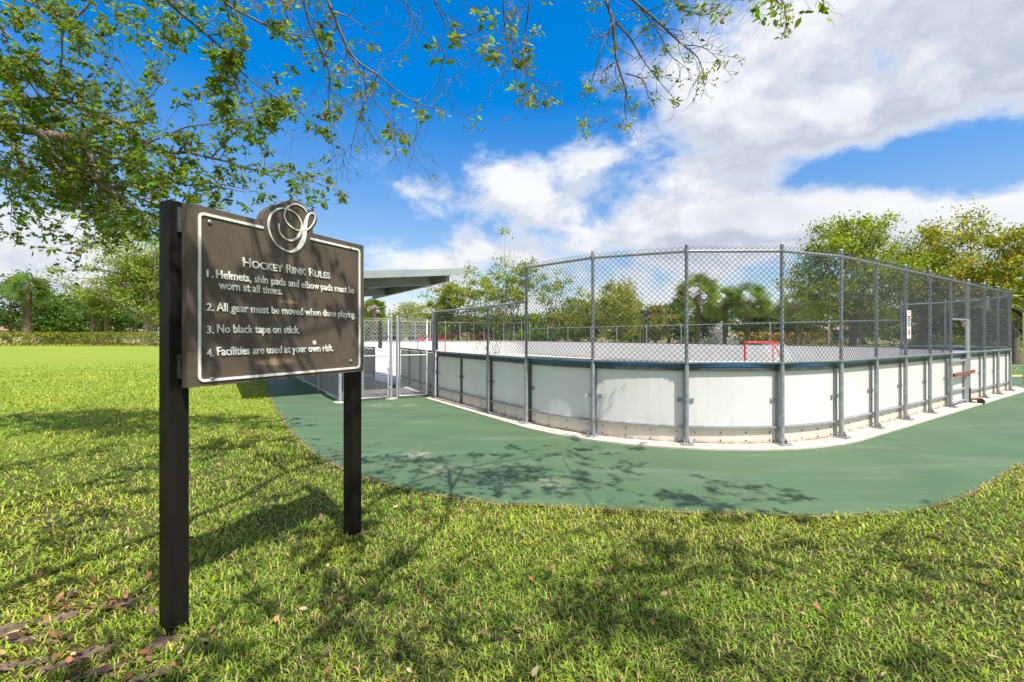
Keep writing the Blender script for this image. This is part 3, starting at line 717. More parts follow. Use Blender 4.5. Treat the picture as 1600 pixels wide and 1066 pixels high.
def m_board():
    m, t, b = mat_base('sandblasted_brown_board')
    co = t.new('ShaderNodeTexCoord').outputs['Object']
    n = t.noise(co, 2.5, 5, .6); gr = t.noise(t.vmath('MULTIPLY', co, (1, 1, 1.6)), 150, 3, .6); sp = t.noise(co, 420, 2, .5)
    c = t.mix(t.mapr(n, .3, .7), (.068, .048, .034), (.108, .079, .056))
    c = t.mix(t.math('MULTIPLY', t.mapr(gr, .45, .7), .45), c, (.17, .135, .105))
    mi = sg.matrix_world.inverted()
    for (px, py, rx, rz, a) in [(430, 565, .115, .022, .75), (453, 472, .07, .012, .5), (452, 408, .08, .02, .10), (520, 500, .03, .04, .12)]:
        tt, zz = rect(px, py); v = t.vmath('SUBTRACT', co, tuple(mi @ SW(tt, zz))); v = t.vmath('MULTIPLY', v, (1/rx, 1/rx, 1/rz))
        f = t.math('MULTIPLY', t.mapr(t.vmath('LENGTH', v), .5, 1.25, 1, 0, True), t.mapr(n, .2, .5, .75, 1))
        c = t.mix(t.math('MULTIPLY', f, a), c, (.40, .26, .15))
    t.l.new(c, b.inputs['Base Color']); b.inputs['Roughness'].default_value = .72
    bn = t.new('ShaderNodeBump'); bn.inputs['Strength'].default_value = .55; bn.inputs['Distance'].default_value = .004
    t.put(bn.inputs['Height'], gr); t.l.new(bn.outputs[0], b.inputs['Normal'])
    return m
M_board = m_board()
def plate(outline, o0, o1, name, mt, parent, bevel=0):
    bm = bmesh.new(); vs = [bm.verts.new(SW(t, z, o1)) for t, z in outline]; f = bm.faces.new(vs); bmesh.ops.recalc_face_normals(bm, faces=[f])
    if f.normal.dot(NS) < 0: f.normal_flip()
    r = bmesh.ops.extrude_face_region(bm, geom=[f]); ex = [v for v in r['geom'] if isinstance(v, bmesh.types.BMVert)]
    bmesh.ops.translate(bm, vec=NS*(o0-o1), verts=ex); bmesh.ops.recalc_face_normals(bm, faces=bm.faces)
    bmesh.ops.triangulate(bm, faces=[f for f in bm.faces if len(f.verts) > 4])
    me = bpy.data.meshes.new(name); bm.transform(parent.matrix_world.inverted()); bm.to_mesh(me); bm.free(); me.materials.append(mt)
    o = bpy.data.objects.new(name, me); COL.objects.link(o); o.parent = parent
    if bevel: m_ = o.modifiers.new('bevel', 'BEVEL'); m_.width = bevel; m_.segments = 2; m_.limit_method = 'ANGLE'
    bpy.context.view_layer.update(); return o
board = plate(outl, -.045, 0, 'board', M_board, sg, .003)
def ribbon(pts, wd, o1=.0065, closed=False):
    """flat raised stroke on the board; pts (t,z), wd widths"""
    n = len(pts); L = []; Rr = []
    for i in range(n):
        a, c = pts[(i-1) % n if closed else max(i-1, 0)], pts[(i+1) % n if closed else min(i+1, n-1)]
        dx, dz = c[0]-a[0], c[1]-a[1]; l = math.hypot(dx, dz) or 1; nx, nz = -dz/l, dx/l; h = (wd[i] if hasattr(wd, '__len__') else wd)/2
        L.append((pts[i][0]+nx*h, pts[i][1]+nz*h)); Rr.append((pts[i][0]-nx*h, pts[i][1]-nz*h))
    vs = []
    for (a, c) in zip(L, Rr): vs += [SW(*a, .001), SW(*a, o1), SW(*c, o1), SW(*c, .001)]
    fs = []
    for k in range(n if closed else n-1):
        k2 = (k+1) % n
        for j in range(3): fs.append((k*4+j, k2*4+j, k2*4+j+1, k*4+j+1))
    if not closed: fs += [(0, 1, 2, 3), ((n-1)*4+3, (n-1)*4+2, (n-1)*4+1, (n-1)*4)]
    return vs, fs
# border
bl, br_ = rect(311, 340)[0], rect(561, 500)[0]; btp = rect(316, 334)[1]; bbt = rect(316, 595)[1]; rc = .022
def corner(cx, cz, a0): return [(cx+rc*math.cos(R(a0+k*15)), cz+rc*math.sin(R(a0+k*15))) for k in range(7)]
gl, gr_ = rect(411, 350)[0], rect(484, 366)[0]
bp_ = [(gr_, btp)]+corner(br_-rc, btp-rc, 90)[::1][::-1][::-1]
bp_ = [(gr_, btp)]+[(br_-rc+rc*math.sin(R(k*15)), btp-rc+rc*math.cos(R(k*15))) for k in range(7)]+[(br_-rc+rc*math.cos(R(k*15)), bbt+rc-rc*math.sin(R(k*15))) for k in range(7)] \
    + [(bl+rc-rc*math.sin(R(k*15)), bbt+rc-rc*math.cos(R(k*15))) for k in range(7)]+[(bl+rc-rc*math.cos(R(k*15)), btp-rc+rc*math.sin(R(k*15))) for k in range(7)]+[(gl, btp)]
b = MB(); b.add(*ribbon(bp_, .0135)); b.build('border', M_cream, board)
# emblem stroke
em = [(700, 372, 14), (645, 302, 15), (545, 256, 16), (455, 285, 17), (402, 345, 19), (388, 425, 20), (418, 505, 20), (480, 572, 18), (560, 618, 15), (640, 630, 14), (725, 602, 15), (790, 525, 17),
      (815, 445, 19), (795, 392, 20), (752, 384, 22), (712, 425, 34), (686, 510, 52), (672, 600, 62), (664, 700, 66), (638, 790, 64), (580, 868, 52), (490, 918, 30), (385, 893, 18), (285, 825, 16),
      (212, 722, 20), (172, 600, 24), (170, 500, 27), (205, 402, 25), (280, 335, 20), (360, 315, 17), (440, 332, 17), (530, 375, 18), (600, 460, 19), (630, 560, 20), (612, 652, 34), (565, 722, 32), (495, 763, 22), (420, 747, 19), (350, 692, 19), (315, 612, 18), (310, 530, 24)]
sm_ = smooth_poly([(a, c, w_) for a, c, w_ in em], 6)
pts = [Z8(p.x, p.y) for p in sm_]; wds = [p.z/8.883*2.75/F*1.02 for p in sm_]
b = MB(); b.add(*ribbon(pts, wds, .006)); b.build('emblem', M_cream, board)
M_dbolt = mat('dull_bolt', (.42, .44, .44), (.2, .2, .2), 60, .5, metal=.5)
for (px, py) in [(327, 347), (331, 592), (547, 388), (548, 564)]:
    b = MB(); t_, z_ = rect(px, py); b.tube([SW(t_, z_, 0), SW(t_, z_, .006), SW(t_, z_, .009)], [.011, .011, .004], 12); b.build('bolt', M_dbolt, board)
b = MB(); t_, z_ = rect(491, 535.5); b.tube([SW(t_, z_, 0), SW(t_, z_, .004)], .013, 16); b.build('round_cap', M_cream, board)
def text(s, px0, py0, px1, caph, small=None, bold=.014):
    t0, z0 = rect(px0, py0); t1, _ = rect(px1, py0)
    cu = bpy.data.curves.new('t', 'FONT'); cu.body = s; cu.extrude = .5; cu.offset = bold; cu.size = 1; cu.resolution_u = 3
    if small:
        cu.small_caps_scale = small
        for i, ch in enumerate(cu.body_format):
            if s[i].isalpha() and i > 0 and s[i-1] != ' ': ch.use_small_caps = True
    ob = bpy.data.objects.new('t', cu); COL.objects.link(ob); bpy.context.view_layer.update()
    me = bpy.data.meshes.new_from_object(ob.evaluated_get(bpy.context.evaluated_depsgraph_get())); bpy.data.objects.remove(ob)
    V = np.array([v.co for v in me.vertices]); x0, x1 = V[:, 0].min(), V[:, 0].max(); capn = .73
    me.name = 'lettering'
    mi = board.matrix_world.inverted()
    for v in me.vertices:
        x = (v.co.x-x0)/(x1-x0)*(t1-t0)+t0; z = z0+v.co.y*caph/capn; o = .0005+(v.co.z+.5)*.0055
        v.co = mi @ SW(x, z, o)
    me.materials.clear(); me.materials.append(M_cream); me.update()
    o = bpy.data.objects.new('lettering', me); COL.objects.link(o); o.parent = board
text('Hockey Rink Rules'.replace('ockey', 'ockey'), 379, 416.5, 515, .052, small=.80)
text('1.', 322, 432.5, 333, .038); text('Helmets, shin pads and elbow pads must be', 337, 434.5, 552.5, .045)
text('worn at all times.', 341, 451.5, 440.5, .045)
text('2.', 322, 485.5, 333.5, .040); text('All gear must be moved when done playing.', 337.5, 485.8, 554.5, .045)
text('3.', 322, 521, 333.5, .040); text('No black tape on stick.', 338.5, 520, 467, .046)
text('4.', 322, 557.5, 333.5, .040); text('Facilities are used at your own risk.', 338.5, 555.5, 520, .046)

# ------------------------------------------------------------------ foliage builders
def leaf_faces(C, size, base, var=.25, hue=.12, up=.3, aspect=.5, rng=RNG, droop=0, alt=None, altp=0.0):
    """one folded 6-vertex leaf per centre in C"""
    N = len(C); C = np.asarray(C)
    d = rng.normal(size=(N, 3)); d[:, 2] = d[:, 2]*.6-droop; d /= np.linalg.norm(d, axis=1, keepdims=True)
    n = rng.normal(size=(N, 3)); n[:, 2] += up*3; n -= (n*d).sum(1, keepdims=True)*d; n /= np.linalg.norm(n, axis=1, keepdims=True)
    s = np.cross(d, n); L = (size*(.65+.7*rng.random(N)))[:, None]; w_ = L*aspect*.5; fo = n*L*.08
    v = [C, C+d*L*.35+s*w_+fo, C+d*L*.35-s*w_+fo, C+d*L*.72+s*w_*.72+fo*.6, C+d*L*.72-s*w_*.72+fo*.6, C+d*L]
    m1, m2 = C+d*L*.35, C+d*L*.72
    V = np.stack([v[0], v[1], m1, v[2], v[3], m2, v[4], v[5]], 1).reshape(-1, 3)
    b = (np.arange(N)*8)[:, None]
    T = np.concatenate([b+np.array([[0, 1, 2]]), b+np.array([[0, 2, 3]]), b+np.array([[4, 7, 5]]), b+np.array([[5, 7, 6]])])
    Q = np.concatenate([b+np.array([[1, 4, 5, 2]]), b+np.array([[2, 5, 6, 3]])])
    col = leafcol(N, base, var, hue, rng, alt, altp)
    return V, [T, Q], np.repeat(col, 8, 0)
def leafcol(N, base, var, hue, rng, alt=None, altp=0, far=False):
    k = 1+var*rng.normal(size=(N, 1)); k = np.clip(k, .4, 1.8)*(1.45 if far else 1)
    col = np.array(base)[None]*k; col[:, 0] *= 1+hue*rng.normal(size=N)*2; col = np.clip(col, .002, .9)
    if alt is not None:
        m_ = rng.random(N) < altp; col[m_] = np.array(alt)*k[m_]
    return col
def quad_leaves(C, size, base, var=.25, hue=.12, up=.5, rng=RNG, alt=None, altp=0.0, cmul=None):
    """cheap leaf sprays for far trees: irregular 5-point flakes"""
    N = len(C); C = np.asarray(C)
    a = rng.normal(size=(N, 3)); a /= np.linalg.norm(a, axis=1, keepdims=True)
    n = rng.normal(size=(N, 3)); n[:, 2] += up*2; n -= (n*a).sum(1, keepdims=True)*a; n /= np.linalg.norm(n, axis=1, keepdims=True)
    s = np.cross(a, n); L = (size*(.5+rng.random(N)))[:, None]
    r = .5+.6*rng.random((N, 4, 1))
    V = np.stack([C+a*L*r[:, 0]*.7, C+s*L*.38*r[:, 1], C-a*L*r[:, 2]*.6, C-s*L*.38*r[:, 3]], 1).reshape(-1, 3)
    Q = (np.arange(N)*4)[:, None]+np.arange(4)[None]
    col = leafcol(N, base, var, hue, rng, alt, altp, True)
    if cmul is not None: col = col*cmul[:, None]
    return V, [Q], np.repeat(col, 4, 0)

def tree(loc, h, crown, clumps, per, lsize, base, label, name='tree', trunk_r=.25, trunk_h=None, seed=1, cat='tree', group=None, alt=None, altp=0, nlimb=10, spread=.16,
         lean=0, bark=None, flat=1.0, cz=.62, low=0.0, stems=1, twigs=0, hollow=.35):
    """crown=(rx, ry, rz) ellipsoid about z=h*cz; leaf clumps spread unevenly with gaps"""
    rng = np.random.default_rng(seed); rnd = random.Random(seed)
    e = empty(name, loc, label=label, cat=cat, group=group)
    L = Vector(loc); cc = L+Vector((lean, 0, h*cz)); rx, ry, rz = crown
    cl = []
    for i in range(clumps*6):
        p = rng.normal(size=3); p /= np.linalg.norm(p); r = (hollow+(1-hollow)*rng.random()**.6)
        q = p*r
        if q[2] < -.75+low: continue
        nz = mn.noise(Vector(q*1.6)+Vector((seed*3.1, 0, 0)))
        if nz < -.12: continue
        q = q*(1+.55*mn.noise(Vector(p*1.9)+Vector((0, seed*1.7, 0))))
        cl.append(np.array([cc.x+q[0]*rx, cc.y+q[1]*ry, cc.z+q[2]*rz]))
        if len(cl) >= clumps: break
    cl = np.array(cl)
    # trunk and limbs
    b = MB(); th = trunk_h or h*.3; roots = []
    for s in range(stems):
        off = Vector((rnd.uniform(-1, 1), rnd.uniform(-1, 1), 0))*trunk_r*(1.6 if stems > 1 else 0)
        top = L+off*2.5+Vector((lean*.4+rnd.uniform(-.3, .3), 0, th)); mid = (L+off).lerp(top, .5)+Vector((rnd.uniform(-.12, .12), 0, 0))
        r0 = trunk_r/math.sqrt(stems); b.tube([L+off-Vector((0, 0, .1)), L+off+Vector((0, 0, .25)), mid, top], [r0*1.5, r0*1.08, r0*.9, r0*.75], 9); roots.append((top, r0*.75))
    b.build('trunk', bark or M_bark, e)
    b = MB(); idx = rng.permutation(len(cl))[:nlimb*stems]; joints = []
    for j, k in enumerate(idx):
        t0, r0 = roots[j % stems]; tgt = Vector(cl[k]); m1 = t0.lerp(tgt, .4)+Vector((rnd.uniform(-1, 1), rnd.uniform(-1, 1), rnd.uniform(.2, 1)))*rx*.08; m2 = t0.lerp(tgt, .75)+Vector((rnd.uniform(-1, 1), rnd.uniform(-1, 1), rnd.uniform(.0, 1)))*rx*.07
        b.tube([t0-Vector((0, 0, .1)), m1, m2, tgt], [r0*.55, r0*.33, r0*.2, r0*.07], 6, False); joints += [(m1, r0*.22), (m2, r0*.15)]
    for k in range(len(cl)):
        if rnd.random() > .75: continue
        t = Vector(cl[k]); j, r0 = min(joints, key=lambda q: (q[0]-t).length+rnd.random()*rx*.4); m1 = j.lerp(t, .5)+Vector((rnd.uniform(-1, 1), rnd.uniform(-1, 1), rnd.uniform(-.3, .8)))*.1*rx
        b.tube([j, m1, t], [r0, r0*.55, r0*.2], 4, False)
        for _ in range(twigs):
            dd = Vector((rnd.gauss(0, 1), rnd.gauss(0, 1), rnd.gauss(.4, .8))).normalized()*rx*spread*1.6
            b.tube([m1.lerp(t, rnd.random()), t+dd*.5, t+dd], [r0*.25, r0*.15, r0*.08], 3, False)
    b.build('limbs', bark or M_bark, e)
    sp = np.array([rx, ry, rz])*spread; C = []; mul = []
    for c in cl:
        m_ = int(per*(.5+rng.random())); ss = sp*(.6+.8*rng.random()); C.append(c+rng.normal(size=(m_, 3))*ss*np.array([1, 1, .62*flat])); mul.append(np.full(m_, .72+.56*rng.random()))
    C = np.concatenate(C); mul = np.concatenate(mul); C[:, 2] = np.maximum(C[:, 2], .15)
    V, Fs, cols = quad_leaves(C, lsize, base, .22, .10, .5, rng, alt, altp, mul)
    np_mesh('crown', V, Fs, M_leaf, e, cols)
    return e

def palm(loc, h, rf, label, seed, nf=34, trunk_r=.2, boots=True, group=None, col=(.17, .25, .045)):
    rnd = random.Random(seed); rng = np.random.default_rng(seed); L = Vector(loc); e = empty('palm_tree', loc, label=label, cat='palm tree', group=group)
    b = MB(); n = 12; path = []; rs = []
    for i in range(n+1): s = i/n; path.append(L+Vector((mn.noise(Vector((s*1.5, seed, 0)))*.15, 0, (h-rf*.35)*s))); rs.append(trunk_r*(1.15-.25*s+(.45 if s > .6 and boots else 0)*(s-.6)*2.5))
    b.tube(path, rs, 10)
    if boots:
        for i in range(90):
            s = .25+.75*rnd.random(); a = rnd.random()*6.28; z = (h-rf*.35)*s; r0 = trunk_r*(1.15-.25*s+(.45 if s > .6 else 0)*(s-.6)*2.5); p = L+Vector((math.cos(a)*r0, math.sin(a)*r0, z)); q = p+Vector((math.cos(a)*.13, math.sin(a)*.13, .28))
            b.tube([p-Vector((0, 0, .1)), q], [.07, .03], 4)
    b.build('trunk', M_palmtrunk, e)
    Vs = []; Ts = []; cols = []; nb = 0
    top = path[-1]
    b2 = MB()
    for i in range(nf):
        az = rnd.random()*6.283; el = math.asin(rnd.uniform(-.72, .98)); d = Vector((math.cos(az)*math.cos(el), math.sin(az)*math.cos(el), math.sin(el)))
        pl = rf*rnd.uniform(.45, .6); hub = top+Vector((0, 0, rf*.1))+d*pl-Vector((0, 0, pl*.12)); b2.tube([top, hub], [.03, .015], 4, False)
        side = d.cross(Vector((0, 0, 1))).normalized() if abs(d.z) < .98 else Vector((1, 0, 0)); upv = side.cross(d); ro = rnd.gauss(0, .9); side, upv = side*math.cos(ro)+upv*math.sin(ro), upv*math.cos(ro)-side*math.sin(ro)
        k = rnd.uniform(.7, 1.3); c = (np.array(col)*k if rnd.random() > .12 else np.array((.22, .16, .05))*k)
        nbld = 15
        for j in range(nbld):
            a = (j/(nbld-1)-.5)*R(190); bd = (d*math.cos(a)+side*math.sin(a)).normalized(); bl_ = rf*rnd.uniform(.46, .62)*(1-.15*abs(a)/2)
            wv = (upv.cross(bd)).normalized()*rf*.026; m1 = hub+bd*bl_*.55+upv*.03; tip = hub+bd*bl_-Vector((0, 0, bl_*rnd.uniform(.05, .28)))
            Vs += [hub, m1+wv, m1-wv, tip]; Ts += [(nb, nb+1, nb+2), (nb+1, nb+3, nb+2)]; cols += [c]*4; nb += 4
    np_mesh('fronds', np.array([tuple(v) for v in Vs]), [np.array(Ts)], M_leaf, e, np.array(cols))
    b2.build('stalks', M_palmtrunk, e)
    return e

def hedge(p, q, h, dep, label, base, seed, name='hedge', dens=55, ls=.13, alt=None, altp=0, wav=.12, cat='hedge'):
    rng = np.random.default_rng(seed); p, q = Vector(p), Vector(q); L = (q-p).length; d = (q-p).normalized(); n = Vector((-d.y, d.x, 0))
    N = int(L*(h*2+dep)*dens); s = rng.random(N)*L; y = (rng.random(N)-.5)*dep; top = np.array([h*(1+wav*mn.noise(Vector((x*.7, seed, 0)))+wav*.7*mn.noise(Vector((x*2.3, seed, 5)))) for x in s])
    z = top*(1-(rng.random(N)**1.35)*.98); jit = rng.normal(size=(N, 3))*.05
    C = np.array(p)[None]+s[:, None]*np.array(d)+y[:, None]*np.array(n)+jit; C[:, 2] = z+jit[:, 2]
    e = empty(name, (p+q)/2, label=label, cat=cat)
    mul = np.array([1+.35*mn.noise(Vector((a*.9, b_*1.5, seed))) for a, b_ in zip(s, z)])
    V, Fs, c = quad_leaves(C, ls, base, .2, .1, .3, rng, alt, altp, mul); np_mesh('foliage', V, Fs, M_leaf, e, c)
    b = MB(); k = 0
    while k < L: b.tube([p+d*k, p+d*k+n*.05+Vector((0, 0, h*.8))], [.03, .012], 4); k += .7
    b.build('stems', M_bark, e); return e

# ------------------------------------------------------------------ background plants
def gp(px, d): return Vector(((px-800)/F*d, d, 0))
GR1 = (.070, .125, .022); YG = (.19, .25, .035); OLV = (.155, .185, .04); DKG = (.055, .11, .025)
# right-hand trees
tree(gp(1330, 33), 9.6, (4.0, 3.4, 4.1), 190, 150, .17, (.145, .195, .018), 'large bushy green tree spreading behind the near fence, leftmost of the three tall ones', 'shade_tree', .26, 2.6, 11, alt=(.26, .30, .04), altp=.25, nlimb=12, cz=.58, spread=.11)
tree(gp(1440, 35), 10.2, (3.3, 3.4, 3.9), 130, 110, .18, (.155, .19, .02), 'tall airy green tree in the middle of the three behind the fence', 'shade_tree', .24, 2.8, 12, alt=(.27, .26, .05), altp=.25, nlimb=12, cz=.62, spread=.12)
tree(gp(1530, 32), 9.9, (3.4, 3.2, 3.9), 150, 110, .18, (.18, .21, .02), 'tall yellow-green tree above the right end of the fence', 'shade_tree', .24, 2.7, 13, alt=(.30, .26, .05), altp=.3, nlimb=12, cz=.62, spread=.12)
tree(gp(1625, 30), 6.4, (2.6, 2.6, 2.3), 60, 60, .26, (.17, .20, .03), 'lower yellow-green tree at the right edge beyond the court', 'shade_tree', .22, 1.8, 14, alt=(.30, .24, .05), altp=.3, cz=.62)
tree(gp(1588, 23), 3.6, (1.7, 1.4, 1.1), 26, 40, .2, (.14, .17, .03), 'small twisted tree with thick grey trunk beside the court', 'small_tree', .24, 1.7, 15, cz=.72, lean=-.5)
# trees behind the rink, left to right
tree(gp(640, 62), 6.6, (3.4, 3, 2.6), 70, 100, .22, (.24, .26, .11), 'pale grey-green thin crowned tree seen below the shelter roof', 'shade_tree', .22, 1.9, 21, twigs=2, spread=.15, cz=.58)
tree(gp(712, 40), 7.6, (3.1, 2.8, 3.1), 100, 80, .18, (.16, .21, .035), 'loose leafy tree just right of the shelter roof', 'shade_tree', .14, 1.6, 22, stems=2, alt=(.28, .22, .05), altp=.2, twigs=2, spread=.10, cz=.55, hollow=.1)
tree(gp(790, 37), 8.6, (2.9, 2.6, 3.7), 110, 62, .17, (.15, .20, .035), 'taller sparse tree with bare twig tips above the low left fence', 'shade_tree', .13, 2.0, 23, stems=3, alt=(.25, .22, .05), altp=.15, twigs=3, spread=.10, cz=.60, hollow=.1)
tree(gp(868, 42), 7.6, (3.0, 2.6, 3.3), 55, 50, .18, (.17, .21, .05), 'thin bare-limbed tree behind the first tall fence bay', 'shade_tree', .14, 1.8, 24, stems=2, twigs=4, spread=.10, cz=.6, hollow=.1)
tree(gp(925, 44), 6.3, (2.6, 2.6, 2.4), 70, 90, .19, (.18, .21, .045), 'rounded olive-green tree left of the basketball backboard', 'shade_tree', .15, 1.4, 25, stems=2, twigs=2, cz=.55)
tree(gp(968, 40), 6.7, (2.0, 2.4, 2.6), 80, 80, .18, (.18, .21, .03), 'upright yellow-green tree close to the basketball backboard', 'shade_tree', .13, 1.6, 26, stems=2, alt=(.28, .22, .05), altp=.2, twigs=2, cz=.58)
tree(gp(1022, 46), 5.2, (2.2, 2.2, 1.9), 45, 50, .24, (.17, .16, .05), 'brownish shrubby tree right of the basketball backboard', 'shade_tree', .12, 1.0, 27, twigs=2, cz=.52)
# a wall of dark green trees behind everything
for i, (px, d, hh, rx, lab) in enumerate([
    (15, 82, 8.6, 6.5, 'dense dark green tree at the left edge behind the thick palm'), (75, 85, 7.6, 6, 'dense dark green tree right behind the thick palm trunk'), (125, 84, 8.0, 5.5, 'dense green tree between the thick palm and the two thin palm trunks'),
    (185, 82, 7.8, 6, 'dense green tree behind the two thin palm trunks'), (235, 86, 7.0, 6, 'dense green tree behind the pale spreading tree'),
    (590, 84, 5.0, 4.5, 'dark green tree behind the chain-link gates'), (690, 82, 4.6, 5, 'low dark green tree behind the loose leafy tree'), (760, 86, 5.6, 5, 'dark green tree in the gap between the two sparse trees'), (840, 84, 5.5, 5, 'dark green tree behind the bare-limbed tree'),
    (900, 80, 5.8, 5, 'dark green tree behind the olive-green tree'), (985, 78, 5.0, 4.6, 'dark green tree behind the basketball backboard'), (1045, 78, 5.8, 4.2, 'dark green tree left of the first sabal palm'), (1108, 80, 5.2, 4.5, 'dark green tree between the first two sabal palms'),
    (1190, 80, 5.6, 4.8, 'dark green tree right of the third sabal palm'), (1262, 78, 6.0, 5, 'dark green tree left of the large bushy tree'), (1350, 76, 6.0, 5, 'dark green tree low behind the large bushy tree'), (1440, 74, 6.2, 5, 'dark green tree low behind the fence notice'), (1530, 70, 6.0, 5, 'dark green tree low behind the right end of the fence'), (1610, 66, 6.4, 5, 'dark green tree at the far right behind the court')]):
    hh *= 1.42 if px < 300 or px > 1000 else 1.22
    tree(gp(px, d), hh, (rx, rx*.8, hh*.45), 80, 80, .42, [DKG, (.07, .13, .028), (.085, .15, .03)][i % 3], lab, 'evergreen_tree', .3, hh*.22, 100+i, group='dense trees closing the view', cz=.50, spread=.17, hollow=.2, alt=(.16, .2, .04), altp=.12)
# left palm, thin palms, pale tree
palm(gp(42, 70), 9.6, 3.1, 'sabal palm with thick booted trunk at the left edge of the lawn', 31, 56, .42, col=(.13, .23, .045))
for i, (px, lab) in enumerate([(146, 'thin orange-brown palm trunk, the left of the pair behind the hedge'), (167, 'thin brown palm trunk, the right of the pair behind the hedge')]):
    palm(gp(px, 70), 7.6-.4*i, 2.2, lab, 33+i, 24, .29, False, col=(.22, .29, .05))
for i, (px, d, hh, rf, lab) in enumerate([(1090, 52, 7.0, 3.0, 'tallest sabal palm seen through the middle fence bay'), (1133, 56, 6.3, 2.7, 'middle sabal palm of the three behind the goal'), (1168, 54, 6.4, 2.8, 'sabal palm directly behind the goal, right one of the three'),
                                (1245, 56, 6.0, 2.6, 'sabal palm right behind the tall post next to the goal'), (1010+15, 60, 4.6, 1.6, 'small palm left of the tall middle post'), (583, 48, 4.6, 1.5, 'small palm between the shelter post and the left gate leaf')]):
    palm(gp(px, d), hh, rf, lab, 40+i, 40, .21, True, group='sabal palms beyond the rink')
tree(gp(232, 70), 18.0, (10.2, 7, 7.8), 250, 120, .29, (.19, .25, .045), 'pale yellow-green spreading tree behind the left sign post', 'spreading_tree', .95, 3.2, 51, bark=M_barklight, nlimb=22, twigs=3, spread=.09, cz=.55, hollow=.1, lean=.8)
# shrubs and hedges
hedge(gp(-60, 66), gp(262, 64), 1.95, 1.6, 'long clipped yellow-green hedge behind the left lawn', (.13, .17, .025), 61, dens=34, ls=.2, alt=(.28, .22, .04), altp=.3)
hedge(gp(246, 58), gp(300, 58), 3.6, 2.4, 'rounded orange-green shrub beside the pale spreading tree', (.22, .20, .04), 62, 'shrub', 20, .2, cat='shrub')
hedge(gp(775, 46), gp(935, 44), 2.0, 1.6, 'bright green shrub row behind the rink left of the middle', (.10, .20, .03), 63, 'shrub', 40, .2, alt=(.3, .3, .05), altp=.15, cat='shrub', wav=.3)
hedge(gp(900, 48), gp(1010, 47), 2.5, 1.6, 'taller yellow-green shrubs around the basketball pole', (.17, .2, .03), 64, 'shrub', 30, .2, cat='shrub', wav=.35)
hedge(gp(652, 47), gp(768, 46), 1.75, 1.2, 'low red-brown leaved hedge behind the far end of the rink', (.30, .10, .05), 65, dens=40, ls=.16, alt=(.34, .15, .06), altp=.3)
hedge(gp(1030, 68), gp(1420, 64), 1.35, 1.2, 'low dark hedge in front of the houses behind the palms', (.06, .10, .02), 66, dens=16, ls=.25)
hedge(gp(1420, 44), gp(1680, 36), 1.5, 1.2, 'green hedge beyond the second court at the right', (.10, .14, .022), 67, dens=26, ls=.2, alt=(.22, .2, .04), altp=.2)
hedge(gp(1120, 74), gp(1300, 72), 2.0, 1.0, 'flowering red and yellow shrubs before the houses', (.3, .12, .03), 68, 'shrub', 14, .3, alt=(.45, .3, .05), altp=.5, cat='shrub')

# houses
M_tile = mat('pink_roof_tile', (.52, .33, .26), (.38, .24, .19), 8, .85); M_tile2 = mat('orange_roof_tile', (.60, .28, .15), (.45, .2, .12), 8, .85); M_stucco = mat('stucco', (.66, .54, .42), (.58, .46, .36), 3, .9); M_glass = mat('window_glass', (.03, .04, .05), rough=.1)
def house(px, d, w_, dp, wh, rh, label, rot=0, tile=None):
    e = empty('house', gp(px, d), rot, label=label, cat='house', group='one-storey houses beyond the park')
    o = gp(px, d); ax = Vector((math.cos(rot), math.sin(rot), 0)); ay = Vector((-ax.y, ax.x, 0)); Z = lambda z: Vector((0, 0, z))
    b = MB(); b.box(o+Z(wh/2), ax*w_/2, ay*dp/2, Z(wh/2)); b.build('wall', M_stucco, e)
    b = MB(); ov = .6; c = [o+ax*sx*(w_/2+ov)+ay*sy*(dp/2+ov)+Z(wh) for sx, sy in ((-1, -1), (1, -1), (1, 1), (-1, 1))]; rg = [o-ax*(w_/2-dp*.45)+Z(wh+rh), o+ax*(w_/2-dp*.45)+Z(wh+rh)]
    b.add(c+rg, [(0, 1, 5, 4), (1, 2, 5), (2, 3, 4, 5), (3, 0, 4), (3, 2, 1, 0)]); b.build('roof', tile or M_tile, e)
    k = max(2, int(w_/3.5))
    for i in range(k):
        x = -w_/2+w_*(i+.5)/k
        b = MB(); q = o+ax*x-ay*(dp/2+.02)+Z(1.35 if i != k//2 else 1.05); b.box(q, ax*(.75 if i != k//2 else .5), ay*.03, Z(.6 if i != k//2 else 1.04)); b.build('window' if i != k//2 else 'door', M_glass if i != k//2 else M_wood, e)
for a in [(60, 96, 15, 9, 2.6, 1.7, 'pinkish-roofed house behind the thick palm', .1), (150, 94, 16, 9, 2.5, 1.6, 'tan-roofed house behind the two thin palm trunks', -.05), (610, 92, 15, 9, 2.6, 2.0, 'pink-roofed house seen through the gates', .05, M_tile),
          (668, 88, 8, 8, 2.4, 1.9, 'orange-roofed house right of the gates, above the red hedge', 0, M_tile2), (800, 90, 16, 9, 2.5, 1.6, 'pink-roofed house behind the bright green shrubs', 0), (905, 92, 14, 9, 2.4, 1.6, 'tan house behind the olive tree', .05),
          (1060, 90, 15, 9, 2.4, 1.5, 'pink-roofed house left of and behind the sabal palms', 0), (1170, 88, 14, 9, 2.5, 1.5, 'pink-roofed house behind the sabal palm by the goal', .05, M_tile2), (1300, 86, 17, 9, 2.5, 1.7, 'tan-roofed house behind the large bushy tree', 0),
          (1425, 88, 15, 9, 2.2, 1.1, 'salmon-roofed house right of the fence notice', -.1, M_tile2), (1500, 76, 9, 8, 2.3, 1.4, 'orange-roofed house framed by the gate opening in the fence', 0, M_tile2), (1610, 74, 12, 8, 2.3, 1.2, 'pink-roofed house at the right edge', 0)]:
    house(*a)

